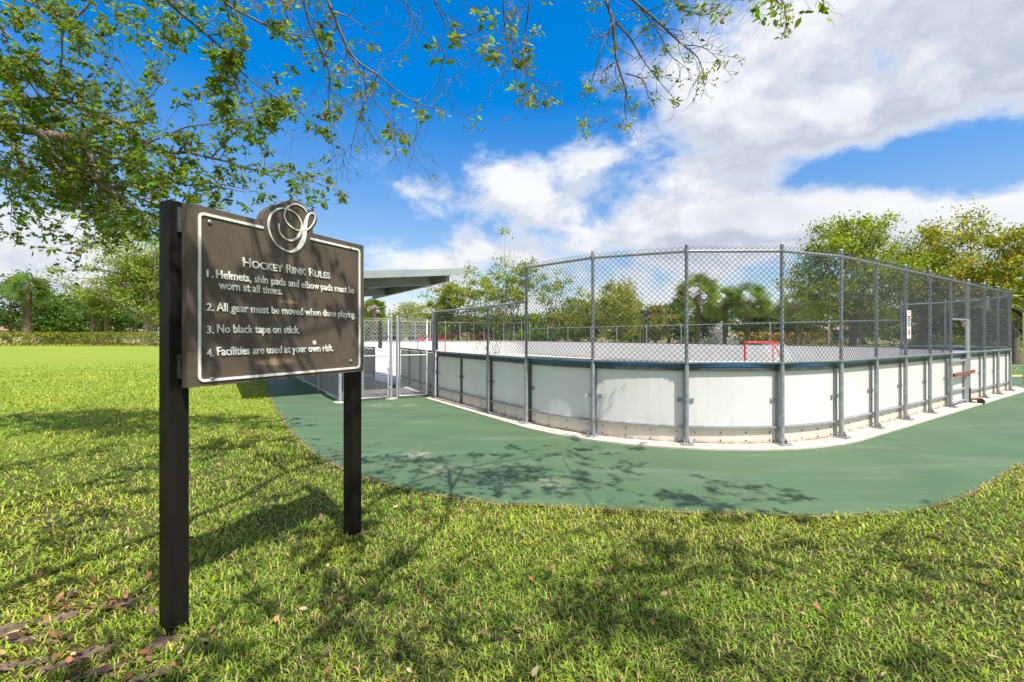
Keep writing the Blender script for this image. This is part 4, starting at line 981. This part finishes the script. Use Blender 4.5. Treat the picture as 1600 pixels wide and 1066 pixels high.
# bleachers beyond the rink
e = empty('bleacher', gp(615, 46), label='aluminium bleacher with guard rails beyond the rink, seen through the gates', cat='bleacher')
b = MB(); o = gp(570, 46); rr = gp(668, 46); Lx = rr.x-o.x
for i, z in enumerate((1.9, 1.45, 1.0, .6)): b.box(Vector((o.x+Lx*.45, 46-.6*(3-i)*-1+.0, z)), (Lx*.42, 0, 0), (0, .14, 0), (0, 0, .03))
b.build('seat', M_galvl, e)
b = MB(); y = 48.6
for z in (2.65, 2.1, 1.55): b.tube([Vector((o.x, y, z)), Vector((o.x+Lx*.86, y, z)), Vector((rr.x, y-.6, z-.5))], .03, 6)
for i in range(14): x = o.x+Lx*.86*i/13; b.tube([Vector((x, y, 0)), Vector((x, y, 2.65))], .025, 6)
b.build('guard_rail', M_galvl, e)

# basketball hoops
def hoop(p, label, fan=True):
    e = empty('basketball_hoop', p, label=label, cat='basketball hoop'); Z = lambda z: Vector((0, 0, z))
    b = MB(); b.tube([p, p+Z(1.6)], .07, 8); b.tube([p+Z(1.6), p+Z(3.0), p+Vector((0, -.9, 3.3))], .06, 8); b.build('pole', M_galvl, e)
    b = MB(); c = p+Vector((0, -.95, 3.3)); n = 16; ring_ = [c+Vector((math.cos(2*math.pi*i/n)*.80, 0, max(-.52, math.sin(2*math.pi*i/n)*.66))) for i in range(n)]
    b.add([q+Vector((0, .02, 0)) for q in ring_]+[q-Vector((0, .02, 0)) for q in ring_], [tuple(range(n)), tuple(range(2*n-1, n-1, -1))]+[(i, n+i, n+(i+1) % n, (i+1) % n) for i in range(n)]); b.build('backboard', M_fabric, e)
    b = MB(); cr = c+Vector((0, -.3, -.3)); b.tube([cr+Vector((math.cos(a)*.23, math.sin(a)*.23, 0)) for a in np.linspace(0, 6.283, 17)], .015, 6); b.build('rim', M_rust, e)
hoop(gp(1000, 45), 'basketball hoop with dark rounded backboard seen through the middle of the fence')
p = gp(1603, 15.5); e = empty('basketball_hoop', p, label='black curved gooseneck basketball pole at the right edge of the photo', cat='basketball hoop')
b = MB(); arc_ = [Vector((p.x-.0, p.y, 0)), Vector((p.x, p.y, 1.5)), Vector((p.x-.02, p.y, 1.95)), Vector((p.x-.12, p.y+.05, 2.2)), Vector((p.x-.25, p.y+.15, 2.36)), Vector((p.x-.42, p.y+.3, 2.45)), Vector((p.x-.6, p.y+.5, 2.47))]
b.tube([tuple(v) for v in smooth_poly([tuple(v) for v in arc_], 4)], .055, 10); b.build('pole', M_black, e)
b = MB(); q = arc_[-1]; b.box(q+Vector((-.1, .1, .12)), Vector((.30, .33, 0)), Vector((-.013, .012, 0)), (0, 0, .24)); b.build('backboard', M_white, e)
# yellow-green pole at far right edge
simple_post(gp(1599, 13.5), 2.1, .018, 'court_post', 'slim yellow-green post at the right edge beside the second court', mat('green_post', (.35, .42, .12)), False)

# fountain spray
rng = np.random.default_rng(5); N = 2600; a = rng.random(N)*6.283; s = rng.random(N); rad = np.abs(rng.normal(size=N))*(.35+1.6*s); z = 3.1*(1-s)*np.clip(1-rad*.12, 0, 1)+.0
fc = gp(1128, 60); C = np.stack([fc.x+np.cos(a)*rad, fc.y+np.sin(a)*rad, z+rng.random(N)*.3], 1)
V, Fs, cl_ = quad_leaves(C, .16, (.52, .56, .6), .05, 0, 0, rng)
o = np_mesh('fountain_spray', V, Fs, M_white); tag(o, 'pale bluish fountain spray between the sabal palms', 'fountain', kind='stuff')
sheet('pond', [gp(1085, 56), gp(1160, 56), gp(1155, 66), gp(1090, 66)], .01, mat('pond_water', (.05, .09, .10), rough=.1))

# second court beyond on the right, with grass strip, path and dry verge
sheet('second_court', [(18.5, 17.6), (50, 17.6), (50, 29), (16.0, 29)], .012, M_court)
sheet('court_line', [(17.5, 22.0), (50, 22.0), (50, 22.12), (17.5, 22.12)], .018, M_cline)
sheet('concrete_path', [(15.5, 16.05), (50, 16.05), (50, 16.6), (15.5, 16.6)], .016, M_conc)
sheet('pine_straw_verge', [(15, 29.05), (60, 29.05), (60, 31.5), (15, 31.5)], .014, mat('pine_straw', (.42, .22, .09), (.25, .13, .06), 9, .95, bump=.5))

# ------------------------------------------------------------------ overhanging tree
def oak():
    rnd = random.Random(3); rng = np.random.default_rng(3)
    base = Vector((-6.6, -1.8, 0)); e = empty('overhanging_tree', base, label='big overhanging tree whose leafy and bare branches reach across the top and upper left', cat='tree')
    bt_ = MB(); fork = Vector((-6.2, -1.5, 2.3)); bt_.tube([base-Vector((0, 0, .1)), base+Vector((.05, .03, .3)), Vector((-6.45, -1.65, 1.2)), fork], [.42, .30, .26, .25], 14); bt_.build('trunk', M_bark, e)
    big = MB(); tw = MB(); leaves = []; lv_y = []; lsz = []; lsy = []; cur = [.07]
    LG = (.16, .255, .026)
    def twig(p, d, L, r, lev, leafy, yel, bare=.0, cone=.55, droop=.1):
        n = 5; path = [p]; q = p; dd = d.normalized(); sp_ = []
        for i in range(n):
            dd = (dd+Vector((rnd.gauss(0, .17), rnd.gauss(0, .17), rnd.gauss(0, .17)-droop*.12))).normalized(); q = q+dd*L/n; path.append(q); sp_.append((q, dd))
        tw.tube(path, [max(r*(1-.75*i/n), .0013) for i in range(n+1)], 5 if r > .006 else 3, False)
        if lev > 0:
            for k in range(rnd.randint(2, 4)):
                i = rnd.randint(1, n-1); pp, pd = sp_[i]; nd = (pd+Vector((rnd.gauss(0, 1), rnd.gauss(0, 1), rnd.gauss(0, .8))).normalized()*cone*1.4).normalized()
                twig(pp, nd, L*rnd.uniform(.4, .7), max(r*.5, .0018), lev-1, leafy, yel, bare, cone, droop)
        if rnd.random() < leafy:
            m_ = rnd.randint(5, 11) if cur[0] > .04 else rnd.randint(3, 6)
            for _ in range(m_):
                s = rnd.random()**.6*n; i = min(int(s), n-1); c = path[i].lerp(path[i+1], s-i)+Vector((rnd.gauss(0, .018), rnd.gauss(0, .018), rnd.gauss(0, .018)))
                y_ = rnd.random() < yel; (lv_y if y_ else leaves).append(c); (lsy if y_ else lsz).append(cur[0]*(.8 if y_ else 1))
    def limb(pts, r0, r1, leafy, yel=.03, ntw=14, tl=.5, lev=2, start=0.0, ls=.068):
        cur[0] = ls
        sp = smooth_poly([tuple(p) for p in pts], 6); n = len(sp)
        sp = [p+Vector((mn.noise(p*2.5), mn.noise(p*2.5+Vector((7, 0, 0))), mn.noise(p*2.5+Vector((0, 7, 0)))))*min(.05, r0*1.2) for p in sp]
        (big if r0 > .02 else tw).tube(sp, [r0+(r1-r0)*(i/(n-1))**.8 for i in range(n)], 9 if r0 > .02 else 6, True)
        for k in range(ntw):
            i = int((start+(1-start)*(k+rnd.random())/ntw)*(n-2)); i = min(max(i, 0), n-2); d = (sp[i+1]-sp[i]).normalized()
            rr = r0+(r1-r0)*(i/(n-1)); nd = (d*.8+Vector((rnd.gauss(0, 1), rnd.gauss(0, 1), rnd.gauss(0, 1))).normalized()*.9).normalized()
            twig(sp[i], nd, tl*rnd.uniform(.5, 1.2), min(.011, max(.0025, rr*.5)), lev, leafy, yel)
        twig(sp[-1], (sp[-1]-sp[-2]), tl*.7, max(r1, .002), lev, leafy, yel)
    V_ = lambda *a: Vector(a)
    # main limbs, mostly outside the picture
    m1 = [fork, V_(-7.0, .5, 3.3), V_(-7.7, 3.2, 4.0), P(-70, 178, 6.2)]
    limb(m1, .15, .09, .3, ntw=8, tl=.8)
    m2 = [fork, V_(-4.6, -.6, 3.6), V_(-3.2, .9, 4.2), V_(-2.75, 2.4, 4.25)]
    limb(m2, .07, .032, .12, ntw=9, tl=.5)
    m3 = [fork, V_(-3.8, -1.4, 3.9), V_(-1.8, -.2, 4.6), V_(-1.0, 1.6, 4.6), V_(-.9, 2.8, 4.5)]
    limb(m3, .08, .028, .25, ntw=16, tl=.6)
    m4 = [m3[1], V_(-1.8, -1.8, 4.3), V_(.2, -.8, 4.9), V_(.9, 1.2, 4.6), V_(.8, 2.4, 4.2)]
    limb(m4, .026, .015, .2, ntw=10, tl=.5)
    m5 = [m4[2], V_(2.2, -.8, 5.0), V_(3.6, .5, 4.9), V_(4.6, 1.5, 4.7)]
    limb(m5, .022, .008, .6, .1, ntw=16, tl=.7)
    limb([m4[2], V_(1.8, -2.2, 4.8), V_(3.6, -3.0, 4.6), V_(5.2, -2.6, 4.4)], .05, .012, .4, .1, ntw=10, tl=.8)
    limb([m3[2], V_(-1.2, -1.8, 4.8), V_(.2, -3.2, 4.7)], .05, .012, .35, ntw=9, tl=.8)
    limb([m1[1], V_(-5.9, .6, 4.6), V_(-5.2, .2, 5.4)], .07, .015, .35, ntw=12, tl=.8)
    limb([m5[1], V_(3.2, 1.0, 5.2), V_(3.4, 2.0, 4.9)], .010, .004, .6, .2, ntw=9, tl=.6)
    limb([m3[2], V_(-1.2, .5, 4.5), V_(-.7, 1.2, 4.3), V_(-.3, 1.6, 4.15)], .02, .006, .22, ntw=9, tl=.5)
    limb([m3[3], V_(-.5, 1.4, 4.4), V_(-.1, 1.55, 4.2), V_(.4, 1.7, 4.1)], .016, .005, .3, .2, ntw=8, tl=.4)
    limb([m4[2], V_(.9, -.6, 4.5), V_(1.7, .3, 4.3), V_(2.2, .9, 4.2)], .03, .008, .5, .2, ntw=16, tl=.65)
    limb([m4[2], V_(0.0, -.2, 4.2), V_(-.2, .4, 4.0), V_(-.1, .9, 3.9)], .02, .006, .5, .2, ntw=12, tl=.55)
    limb([m4[1], V_(-1.6, -1.0, 4.0), V_(-1.3, -.2, 3.9), V_(-1.2, .5, 3.8)], .02, .006, .35, .1, ntw=10, tl=.6)
    limb([m2[1], V_(-3.8, .4, 4.1), V_(-3.0, .6, 4.3), V_(-2.2, .5, 4.4)], .03, .008, .4, .1, ntw=14, tl=.6)
    def SH(px, py, z): g = G(px, py); c = 1/math.tan(EL); return Vector((g.x+z*c*SD.x/math.cos(EL), g.y+z*c*SD.y/math.cos(EL), z))
    for pth, r_, lf, nt, tl_ in [
        ([(470, 900, 4.5), (600, 775, 4.6), (720, 735, 4.7), (850, 712, 4.7), (935, 702, 4.7)], .026, .55, 22, .6),
        ([(600, 775, 4.6), (760, 760, 4.6), (880, 745, 4.6), (1000, 775, 4.6)], .016, .6, 16, .5),
        ([(980, 1000, 4.6), (1050, 860, 4.7), (1120, 800, 4.7), (1220, 780, 4.7)], .014, .55, 12, .5),
        ([(560, 1060, 4.2), (700, 960, 4.3), (830, 880, 4.4), (960, 800, 4.5)], .012, .3, 11, .45),
        ([(830, 1060, 4.2), (960, 970, 4.3), (1080, 900, 4.3), (1200, 860, 4.4)], .014, .45, 14, .5),
        ([(100, 1000, 4.2), (260, 900, 4.3), (420, 830, 4.4), (560, 760, 4.5)], .022, .45, 16, .5),
        ([(-100, 900, 4.4), (80, 820, 4.5), (240, 740, 4.6), (360, 690, 4.7)], .022, .5, 18, .55),
        ([(-150, 780, 4.8), (50, 720, 4.9), (230, 680, 5.0)], .02, .6, 16, .6),
        ([(60, 1150, 4.0), (300, 1050, 4.1), (520, 960, 4.2), (640, 900, 4.2)], .018, .55, 16, .5)]:
        limb([SH(*q) for q in pth], r_*.8, .005, lf*(.72 if pth[0][1] > 950 else .95), .1, ntw=nt, tl=tl_)
    # upper-left leafy mass
    D_ = 6.2
    A0 = P(-70, 178, 6.2)
    limb([A0, P(0, 194, 6.2), P(60, 208, 6.1), P(130, 226, 6.0), P(200, 205, 5.9) if 0 else P(140, 240, 6.0)], .085, .05, .75, ntw=12, tl=.75)
    limb([P(70, 212, 6.05), P(105, 245, 6.0), P(150, 285, 5.9), P(215, 330, 5.7)], .045, .012, .95, ntw=24, tl=.7)
    limb([P(120, 222, 6.05), P(175, 190, 6.1), P(225, 222, 6.2), P(270, 236, 6.2), P(330, 246, 6.2), P(400, 264, 6.1), P(455, 272, 6.0), P(505, 290, 5.9)], .034, .005, .5, .08, ntw=26, tl=.42, ls=.062)
    limb([A0, P(0, 165, 5.6), P(45, 153, 5.5), P(110, 160, 5.5), P(170, 185, 5.6)], .045, .01, .85, ntw=18, tl=.7)
    limb([P(10, 196, 6.3), P(30, 250, 6.6), P(70, 300, 6.8), P(160, 330, 7.0)], .045, .01, .85, ntw=26, tl=.75)
    limb([P(60, 210, 6.2), P(110, 270, 6.6), P(190, 300, 6.8), P(240, 318, 6.8)], .04, .01, .85, ntw=26, tl=.7)
    limb([P(120, 226, 6.0), P(190, 250, 6.3), P(255, 275, 6.4), P(300, 290, 6.3), P(380, 300, 6.2)], .022, .005, .5, ntw=16, tl=.45)
    limb([P(0, 194, 6.2), P(20, 230, 6), P(10, 270, 6), P(20, 320, 6)], .02, .006, .6, ntw=8, tl=.5)
    limb([P(60, 208, 6.1), P(120, 185, 6.5), P(180, 175, 6.6), P(235, 150, 6.5), P(265, 100, 6.4)], .018, .003, .5, .1, ntw=16, tl=.42)
    limb([P(230, 222, 6.2), P(290, 200, 6.1), P(350, 190, 6), P(400, 185, 5.8)], .012, .004, .55, .1, ntw=12, tl=.45)
    limb([P(330, 246, 6.2), P(370, 205, 6.1), P(405, 175, 6.1), P(430, 165, 6)], .010, .003, .4, .1, ntw=10, tl=.45)
    limb([P(290, 290, 6.2), P(340, 288, 6.1), P(400, 300, 6.0), P(440, 315, 5.9)], .010, .003, .35, .1, ntw=10, tl=.35)
    # higher left: long thin limbs with loose leaves
    limb([P(-120, -60, 5.0), P(0, -20, 4.9), P(45, 2, 4.8), P(80, 20, 4.8), P(140, 44, 4.8), P(170, 70, 4.8), P(198, 115, 4.9)], .022, .004, .5, .15, ntw=18, tl=.38, start=.25, ls=.055)
    limb([P(155, -30, 5), P(135, 12, 5), P(102, 46, 5.1), P(96, 85, 5.2), P(90, 130, 5.4)], .014, .008, .55, .15, ntw=12, tl=.38, ls=.055)
    limb([P(-60, 20, 5.2), P(0, 45, 5.2), P(40, 90, 5.2), P(60, 140, 5.3)], .016, .005, .6, .15, ntw=12, tl=.42)
    limb([P(-60, 90, 5.6), P(0, 100, 5.6), P(60, 130, 5.6), P(120, 150, 5.6)], .014, .005, .7, .15, ntw=12, tl=.45)
    # upper middle: mostly bare limbs coming down from above
    e2 = m2[-1]
    limb([e2, P(235, -40, 3.7), P(262, 0, 3.8), P(310, 40, 4.0), P(350, 78, 4.2), P(385, 120, 4.4), P(425, 150, 4.5), P(480, 182, 4.6)], .022, .003, .36, .10, ntw=16, tl=.36, start=.3, ls=.058)
    limb([e2, P(330, -50, 3.7), P(352, 0, 3.8), P(402, 30, 4.0), P(450, 52, 4.2), P(533, 66, 4.4)], .019, .004, .26, .10, ntw=14, tl=.34, start=.3, ls=.055)
    limb([P(262, 0, 3.8), P(240, 8, 4.0), P(250, 30, 4.1), P(275, 50, 4.1)], .006, .002, .9, .05, ntw=7, tl=.2, lev=1, ls=.06)
    limb([P(330, 60, 4.1), P(360, 95, 4.2), P(375, 130, 4.3), P(400, 160, 4.4)], .007, .003, .7, .15, ntw=8, tl=.3)
    e3 = m3[-1]
    limb([e3, P(468, -40, 3.6), P(474, 0, 3.6), P(489, 55, 3.7), P(513, 115, 3.8), P(514, 165, 3.9), P(521, 235, 4.0)], .014, .002, .06, .3, ntw=14, tl=.38)
    limb([e3, P(500, -40, 3.6), P(512, 0, 3.6), P(535, 60, 3.7), P(556, 95, 3.8), P(592, 119, 3.9), P(622, 141, 4.0), P(656, 163, 4.1), P(688, 174, 4.1)], .019, .003, .10, .8, ntw=20, tl=.42)
    limb([P(540, 75, 3.7), P(562, 115, 3.8), P(592, 165, 3.9), P(618, 195, 3.9), P(633, 214, 3.9)], .007, .002, .08, .8, ntw=10, tl=.3)
    limb([P(590, 118, 3.9), P(575, 150, 3.9), P(560, 185, 3.9), P(548, 240, 4)], .006, .002, .04, .8, ntw=7, tl=.3)
    limb([e3, P(612, -40, 3.5), P(632, 0, 3.5), P(655, 45, 3.6), P(685, 72, 3.6), P(700, 88, 3.6)], .008, .002, .04, .8, ntw=10, tl=.3)
    limb([e3, P(665, -40, 3.5), P(678, 0, 3.5), P(695, 35, 3.6), P(712, 55, 3.6), P(745, 98, 3.7)], .010, .002, .12, .5, ntw=12, tl=.35)
    limb([e3, P(788, -40, 3.4), P(787, 0, 3.4), P(790, 40, 3.5), P(802, 85, 3.6), P(822, 120, 3.6), P(840, 128, 3.7)], .010, .002, .03, .8, ntw=9, tl=.25)
    limb([P(790, 40, 3.5), P(800, 90, 3.5), P(807, 130, 3.6), P(808, 162, 3.6)], .005, .0015, .03, .5, ntw=6, tl=.2)
    limb([P(830, -40, 3.4), P(828, 0, 3.4), P(821, 50, 3.5), P(818, 90, 3.5), P(815, 125, 3.5)], .008, .002, .10, .9, ntw=8, tl=.25)
    # centre-right hanging fan: thin limbs, few small young leaves
    e4 = m4[-1]
    FS = dict(ls=.036)
    limb([e4, P(938, -40, 3.1), P(947, 0, 3.1), P(958, 35, 3.1), P(966, 90, 3.15), P(977, 140, 3.2), P(975, 170, 3.2), P(978, 188, 3.2)], .020, .003, .12, .75, ntw=9, tl=.22, lev=1, start=.35, **FS)
    limb([P(958, 35, 3.1), P(942, 75, 3.1), P(930, 115, 3.15), P(917, 155, 3.2), P(912, 192, 3.2)], .007, .0018, .30, .9, ntw=7, tl=.14, lev=1, **FS)
    limb([P(962, 35, 3.1), P(985, 60, 3.2), P(1003, 90, 3.3), P(1025, 120, 3.3), P(1050, 153, 3.4)], .009, .002, .22, .8, ntw=9, tl=.22, lev=1, **FS)
    limb([e4, P(970, -30, 3.2), P(990, 0, 3.2), P(1030, 30, 3.3), P(1062, 62, 3.4), P(1090, 88, 3.4), P(1100, 118, 3.4)], .016, .003, .22, .7, ntw=12, tl=.26, lev=1, start=.35, **FS)
    limb([P(1000, 12, 3.25), P(1030, 50, 3.3), P(1048, 85, 3.3), P(1065, 100, 3.3)], .006, .002, .4, .8, ntw=7, tl=.2, lev=1, **FS)
    limb([P(1040, -30, 3.3), P(1060, 8, 3.3), P(1085, 20, 3.3), P(1110, 22, 3.3)], .007, .002, .75, .8, ntw=10, tl=.2, lev=1, **FS)
    limb([P(1070, 70, 3.35), P(1100, 75, 3.35), P(1130, 100, 3.35)], .004, .0015, .6, .8, ntw=6, tl=.16, lev=1, **FS)
    limb([P(968, 95, 3.15), P(950, 105, 3.15), P(930, 128, 3.15)], .005, .0015, .5, .8, ntw=5, tl=.12, lev=1, **FS)
    limb([P(978, 115, 3.15), P(1005, 125, 3.15), P(1012, 150, 3.15)], .005, .0015, .5, .8, ntw=5, tl=.12, lev=1, **FS)
    for (px, py, dd) in [(918, 137, 3.15), (912, 193, 3.2), (963, 137, 3.15), (995, 166, 3.2), (1027, 110, 3.3), (1052, 160, 3.4), (1098, 122, 3.4), (1040, 78, 3.3), (1065, 8, 3.3), (1095, 15, 3.3), (1005, 45, 3.2), (975, 195, 3.2), (1125, 98, 3.35), (930, 8, 3.1), (1225, 8, 3.4), (1232, 28, 3.4), (690, 176, 4.1), (840, 50, 3.5), (633, 214, 3.9)]:
        c0 = P(px, py, dd); rr_ = .045 if px > 900 else .05
        for _ in range(26): lv_y.append(c0+Vector((rnd.gauss(0, rr_*.5), rnd.gauss(0, rr_*.5), rnd.gauss(0, rr_*.4)))); lsy.append(.036)
    limb([m5[1], V_(2.3, 1.4, 4.9), P(1215, -60, 3.4), P(1225, 0, 3.4), P(1228, 30, 3.4)], .009, .002, .6, .6, ntw=5, tl=.14, start=.8, lev=1, **FS)
    big.build('limb', M_bark, e); tw.build('twigs', M_barklight if 0 else mat('twig_bark', (.24, .19, .155), (.13, .10, .085), 12, .9), e)
    V, Fs, c = leaf_faces(np.array([tuple(x) for x in leaves]), np.array(lsz), LG, .36, .12, .25, .48, rng, .25, (.30, .16, .02), .035); np_mesh('leaves', V, Fs, M_leaf, e, c)
    V, Fs, c = leaf_faces(np.array([tuple(x) for x in lv_y]), np.array(lsy), (.30, .36, .03), .2, .08, .2, .36, rng, .25); np_mesh('young_leaves', V, Fs, M_leaf, e, c)
    print('oak leaves', len(leaves), len(lv_y), 'twig verts', len(tw.v))
oak()

# ------------------------------------------------------------------ grass blades
poly = np.array([(p[0], p[1]) for p in court_poly])
def inside(pts, pg):
    x, y = pts[:, 0], pts[:, 1]; r = np.zeros(len(pts), bool); j = len(pg)-1
    for i in range(len(pg)):
        xi, yi = pg[i]; xj, yj = pg[j]; c = ((yi > y) != (yj > y)) & (x < (xj-xi)*(y-yi)/((yj-yi) or 1e-9)+xi); r ^= c; j = i
    return r
def grass():
    rng = np.random.default_rng(9)
    pts = []; siz = []
    rr = np.linspace(.9, 34, 400); df = np.where(rr < 3.0, 6200, 6200*(3.0/rr)**1.8)*np.clip((34-rr)/10, 0, 1); cdf = np.cumsum(df*rr); tot = cdf[-1]*(rr[1]-rr[0])*R(124)
    n = int(tot); r = np.interp(rng.random(n), cdf/cdf[-1], rr); a = R(-62)+R(124)*rng.random(n)
    pts.append(np.stack([np.sin(a)*r, np.cos(a)*r], 1)); siz.append(np.clip((r/3.2)**.62, .85, 4.5))
    p = np.concatenate(pts); s = np.concatenate(siz)
    k = ~inside(p+rng.normal(size=p.shape)*.022, poly)
    for (cx, cy, rx, ry, an) in patches:
        dx, dy = p[:, 0]-cx, p[:, 1]-cy; ex = (dx*math.cos(an)+dy*math.sin(an))/rx; ey = (-dx*math.sin(an)+dy*math.cos(an))/ry; k &= ~((ex**2+ey**2 < 1) & (rng.random(len(p)) < .86))
    p, s = p[k], s[k]
    # clumping: blades bunch in tufts
    def vn(x, y, f, o): # cheap value noise
        xi, yi = np.floor(x*f).astype(int), np.floor(y*f).astype(int); fx, fy = x*f-xi, y*f-yi; fx = fx*fx*(3-2*fx); fy = fy*fy*(3-2*fy)
        h = lambda i, j: ((np.sin(i*127.1+j*311.7+o)*43758.5453) % 1)
        return (h(xi, yi)*(1-fx)+h(xi+1, yi)*fx)*(1-fy)+(h(xi, yi+1)*(1-fx)+h(xi+1, yi+1)*fx)*fy
    den = .5*vn(p[:, 0], p[:, 1], 9, 1)+.5*vn(p[:, 0], p[:, 1], 3.1, 2); k = rng.random(len(p)) < .42+.9*den; p, s, den = p[k], s[k], den[k]
    N = len(p); print('blades', N)
    big = vn(p[:, 0], p[:, 1], .8, 5); tall = vn(p[:, 0], p[:, 1], 2.2, 8)
    Ln = (.024+.034*rng.random(N)**1.3+.020*(rng.random(N) > .93))*(.65+.8*tall)*(1+.30*(s-1)); Wd = (.0034+.0042*rng.random(N))*s
    az = rng.random(N)*6.283+0; tilt = .5+.95*rng.random(N)
    d = np.stack([np.cos(az), np.sin(az), np.zeros(N)], 1); sd = np.stack([-np.sin(az), np.cos(az), np.zeros(N)], 1)
    B = np.stack([p[:, 0], p[:, 1], np.full(N, .0)], 1)
    st, ct = np.sin(tilt)[:, None], np.cos(tilt)[:, None]; L = Ln[:, None]; w_ = Wd[:, None]
    up = np.array([0, 0, 1.0])
    m = B+d*L*.42*st+up*L*.55*ct+up*.004; tip = m+d*L*.55*np.minimum(st*1.5, 1.0)+up*L*.30*(ct-.25)
    V = np.stack([B-sd*w_*.5, B+sd*w_*.5, m+sd*w_*.55, m-sd*w_*.55, tip], 1).reshape(-1, 3)
    b = (np.arange(N)*5)[:, None]; Q = b+np.array([[0, 1, 2, 3]]); T = b+np.array([[3, 2, 4]])
    g1 = np.array([.175, .32, .026]); g2 = np.array([.46, .52, .052]); st_ = np.array([.50, .39, .15]); dk = np.array([.09, .18, .024])
    f = np.clip(.05+.9*big+.25*rng.normal(size=N), 0, 1)[:, None]; col = g1*(1-f)+g2*f
    u = rng.random(N); dry = vn(p[:, 0], p[:, 1], 1.7, 11); rad = np.hypot(p[:, 0], p[:, 1]); col[u < (.08+.18*dry)*np.clip(4/rad, .15, 1)] = st_; col[(u > .86)] = dk
    # a small yellow-green ground plant by the right sign post
    gq = G(515, 860); near = np.exp(-(((p[:, 0]-gq.x)/.20)**2+((p[:, 1]-gq.y)/.22)**2)); col = col*(1-near[:, None]*.75)+np.array([.38, .40, .03])*near[:, None]*.75
    col *= (.75+.5*rng.random(N))[:, None]
    o = np_mesh('grass', V, [Q, T], M_grass, None, np.repeat(col, 5, 0)); tag(o, 'broad-bladed green and straw coloured lawn grass in the foreground', 'grass', kind='stuff')
    # dry leaves and chips
    M_dry = leafmat('dry_leaf', .12, .8, .1)
    n = 1500; r = 1.3+8.5*rng.random(n)**1.2; a = R(-60)+R(120)*rng.random(n); q = np.stack([np.sin(a)*r, np.cos(a)*r], 1)
    den = vn(q[:, 0], q[:, 1], 1.3, 31); left = 1/(1+np.exp((q[:, 0]+.6)*1.2)); k = (~inside(q, poly)) & (rng.random(n) < .10+.35*den+.35*left*den) | (rng.random(n) < .022)
    q = q[k]; n = len(q)
    C = np.stack([q[:, 0], q[:, 1], .012+.03*rng.random(n)], 1)
    V, Fs, c = leaf_faces(C, .046, (.25, .15, .075), .3, .10, 1.0, .5, rng, 0, (.42, .32, .19), .4); o = np_mesh('fallen_leaves', V, Fs, M_dry, None, c); tag(o, 'dry brown leaves scattered through the grass', 'fallen leaves', kind='stuff')
    # thick curled leaves / chips close to the soil patches
    cs = []
    for (px, py, sp, m_) in [(110, 940, 60, 40), (60, 1020, 80, 70), (170, 935, 55, 24), (120, 950, 50, 30), (120, 1045, 70, 40), (470, 975, 60, 7), (365, 850, 40, 8), (165, 790, 40, 8), (545, 950, 10, 2)]:
        for _ in range(m_):
            g = G(px+rng.normal()*sp, py+rng.normal()*sp*.3); cs.append((g.x, g.y, .015+.03*rng.random()))
    V, Fs, c = leaf_faces(np.array(cs), .046, (.30, .165, .08), .3, .08, .8, .5, rng, 0, (.14, .085, .055), .35); o = np_mesh('bark_chips', V, Fs, M_dry, None, c); tag(o, 'larger curled brown leaves and bark chips on the worn lawn', 'leaf litter', kind='stuff')
grass()
bpy.context.view_layer.update()
print('objects', len(bpy.data.objects))
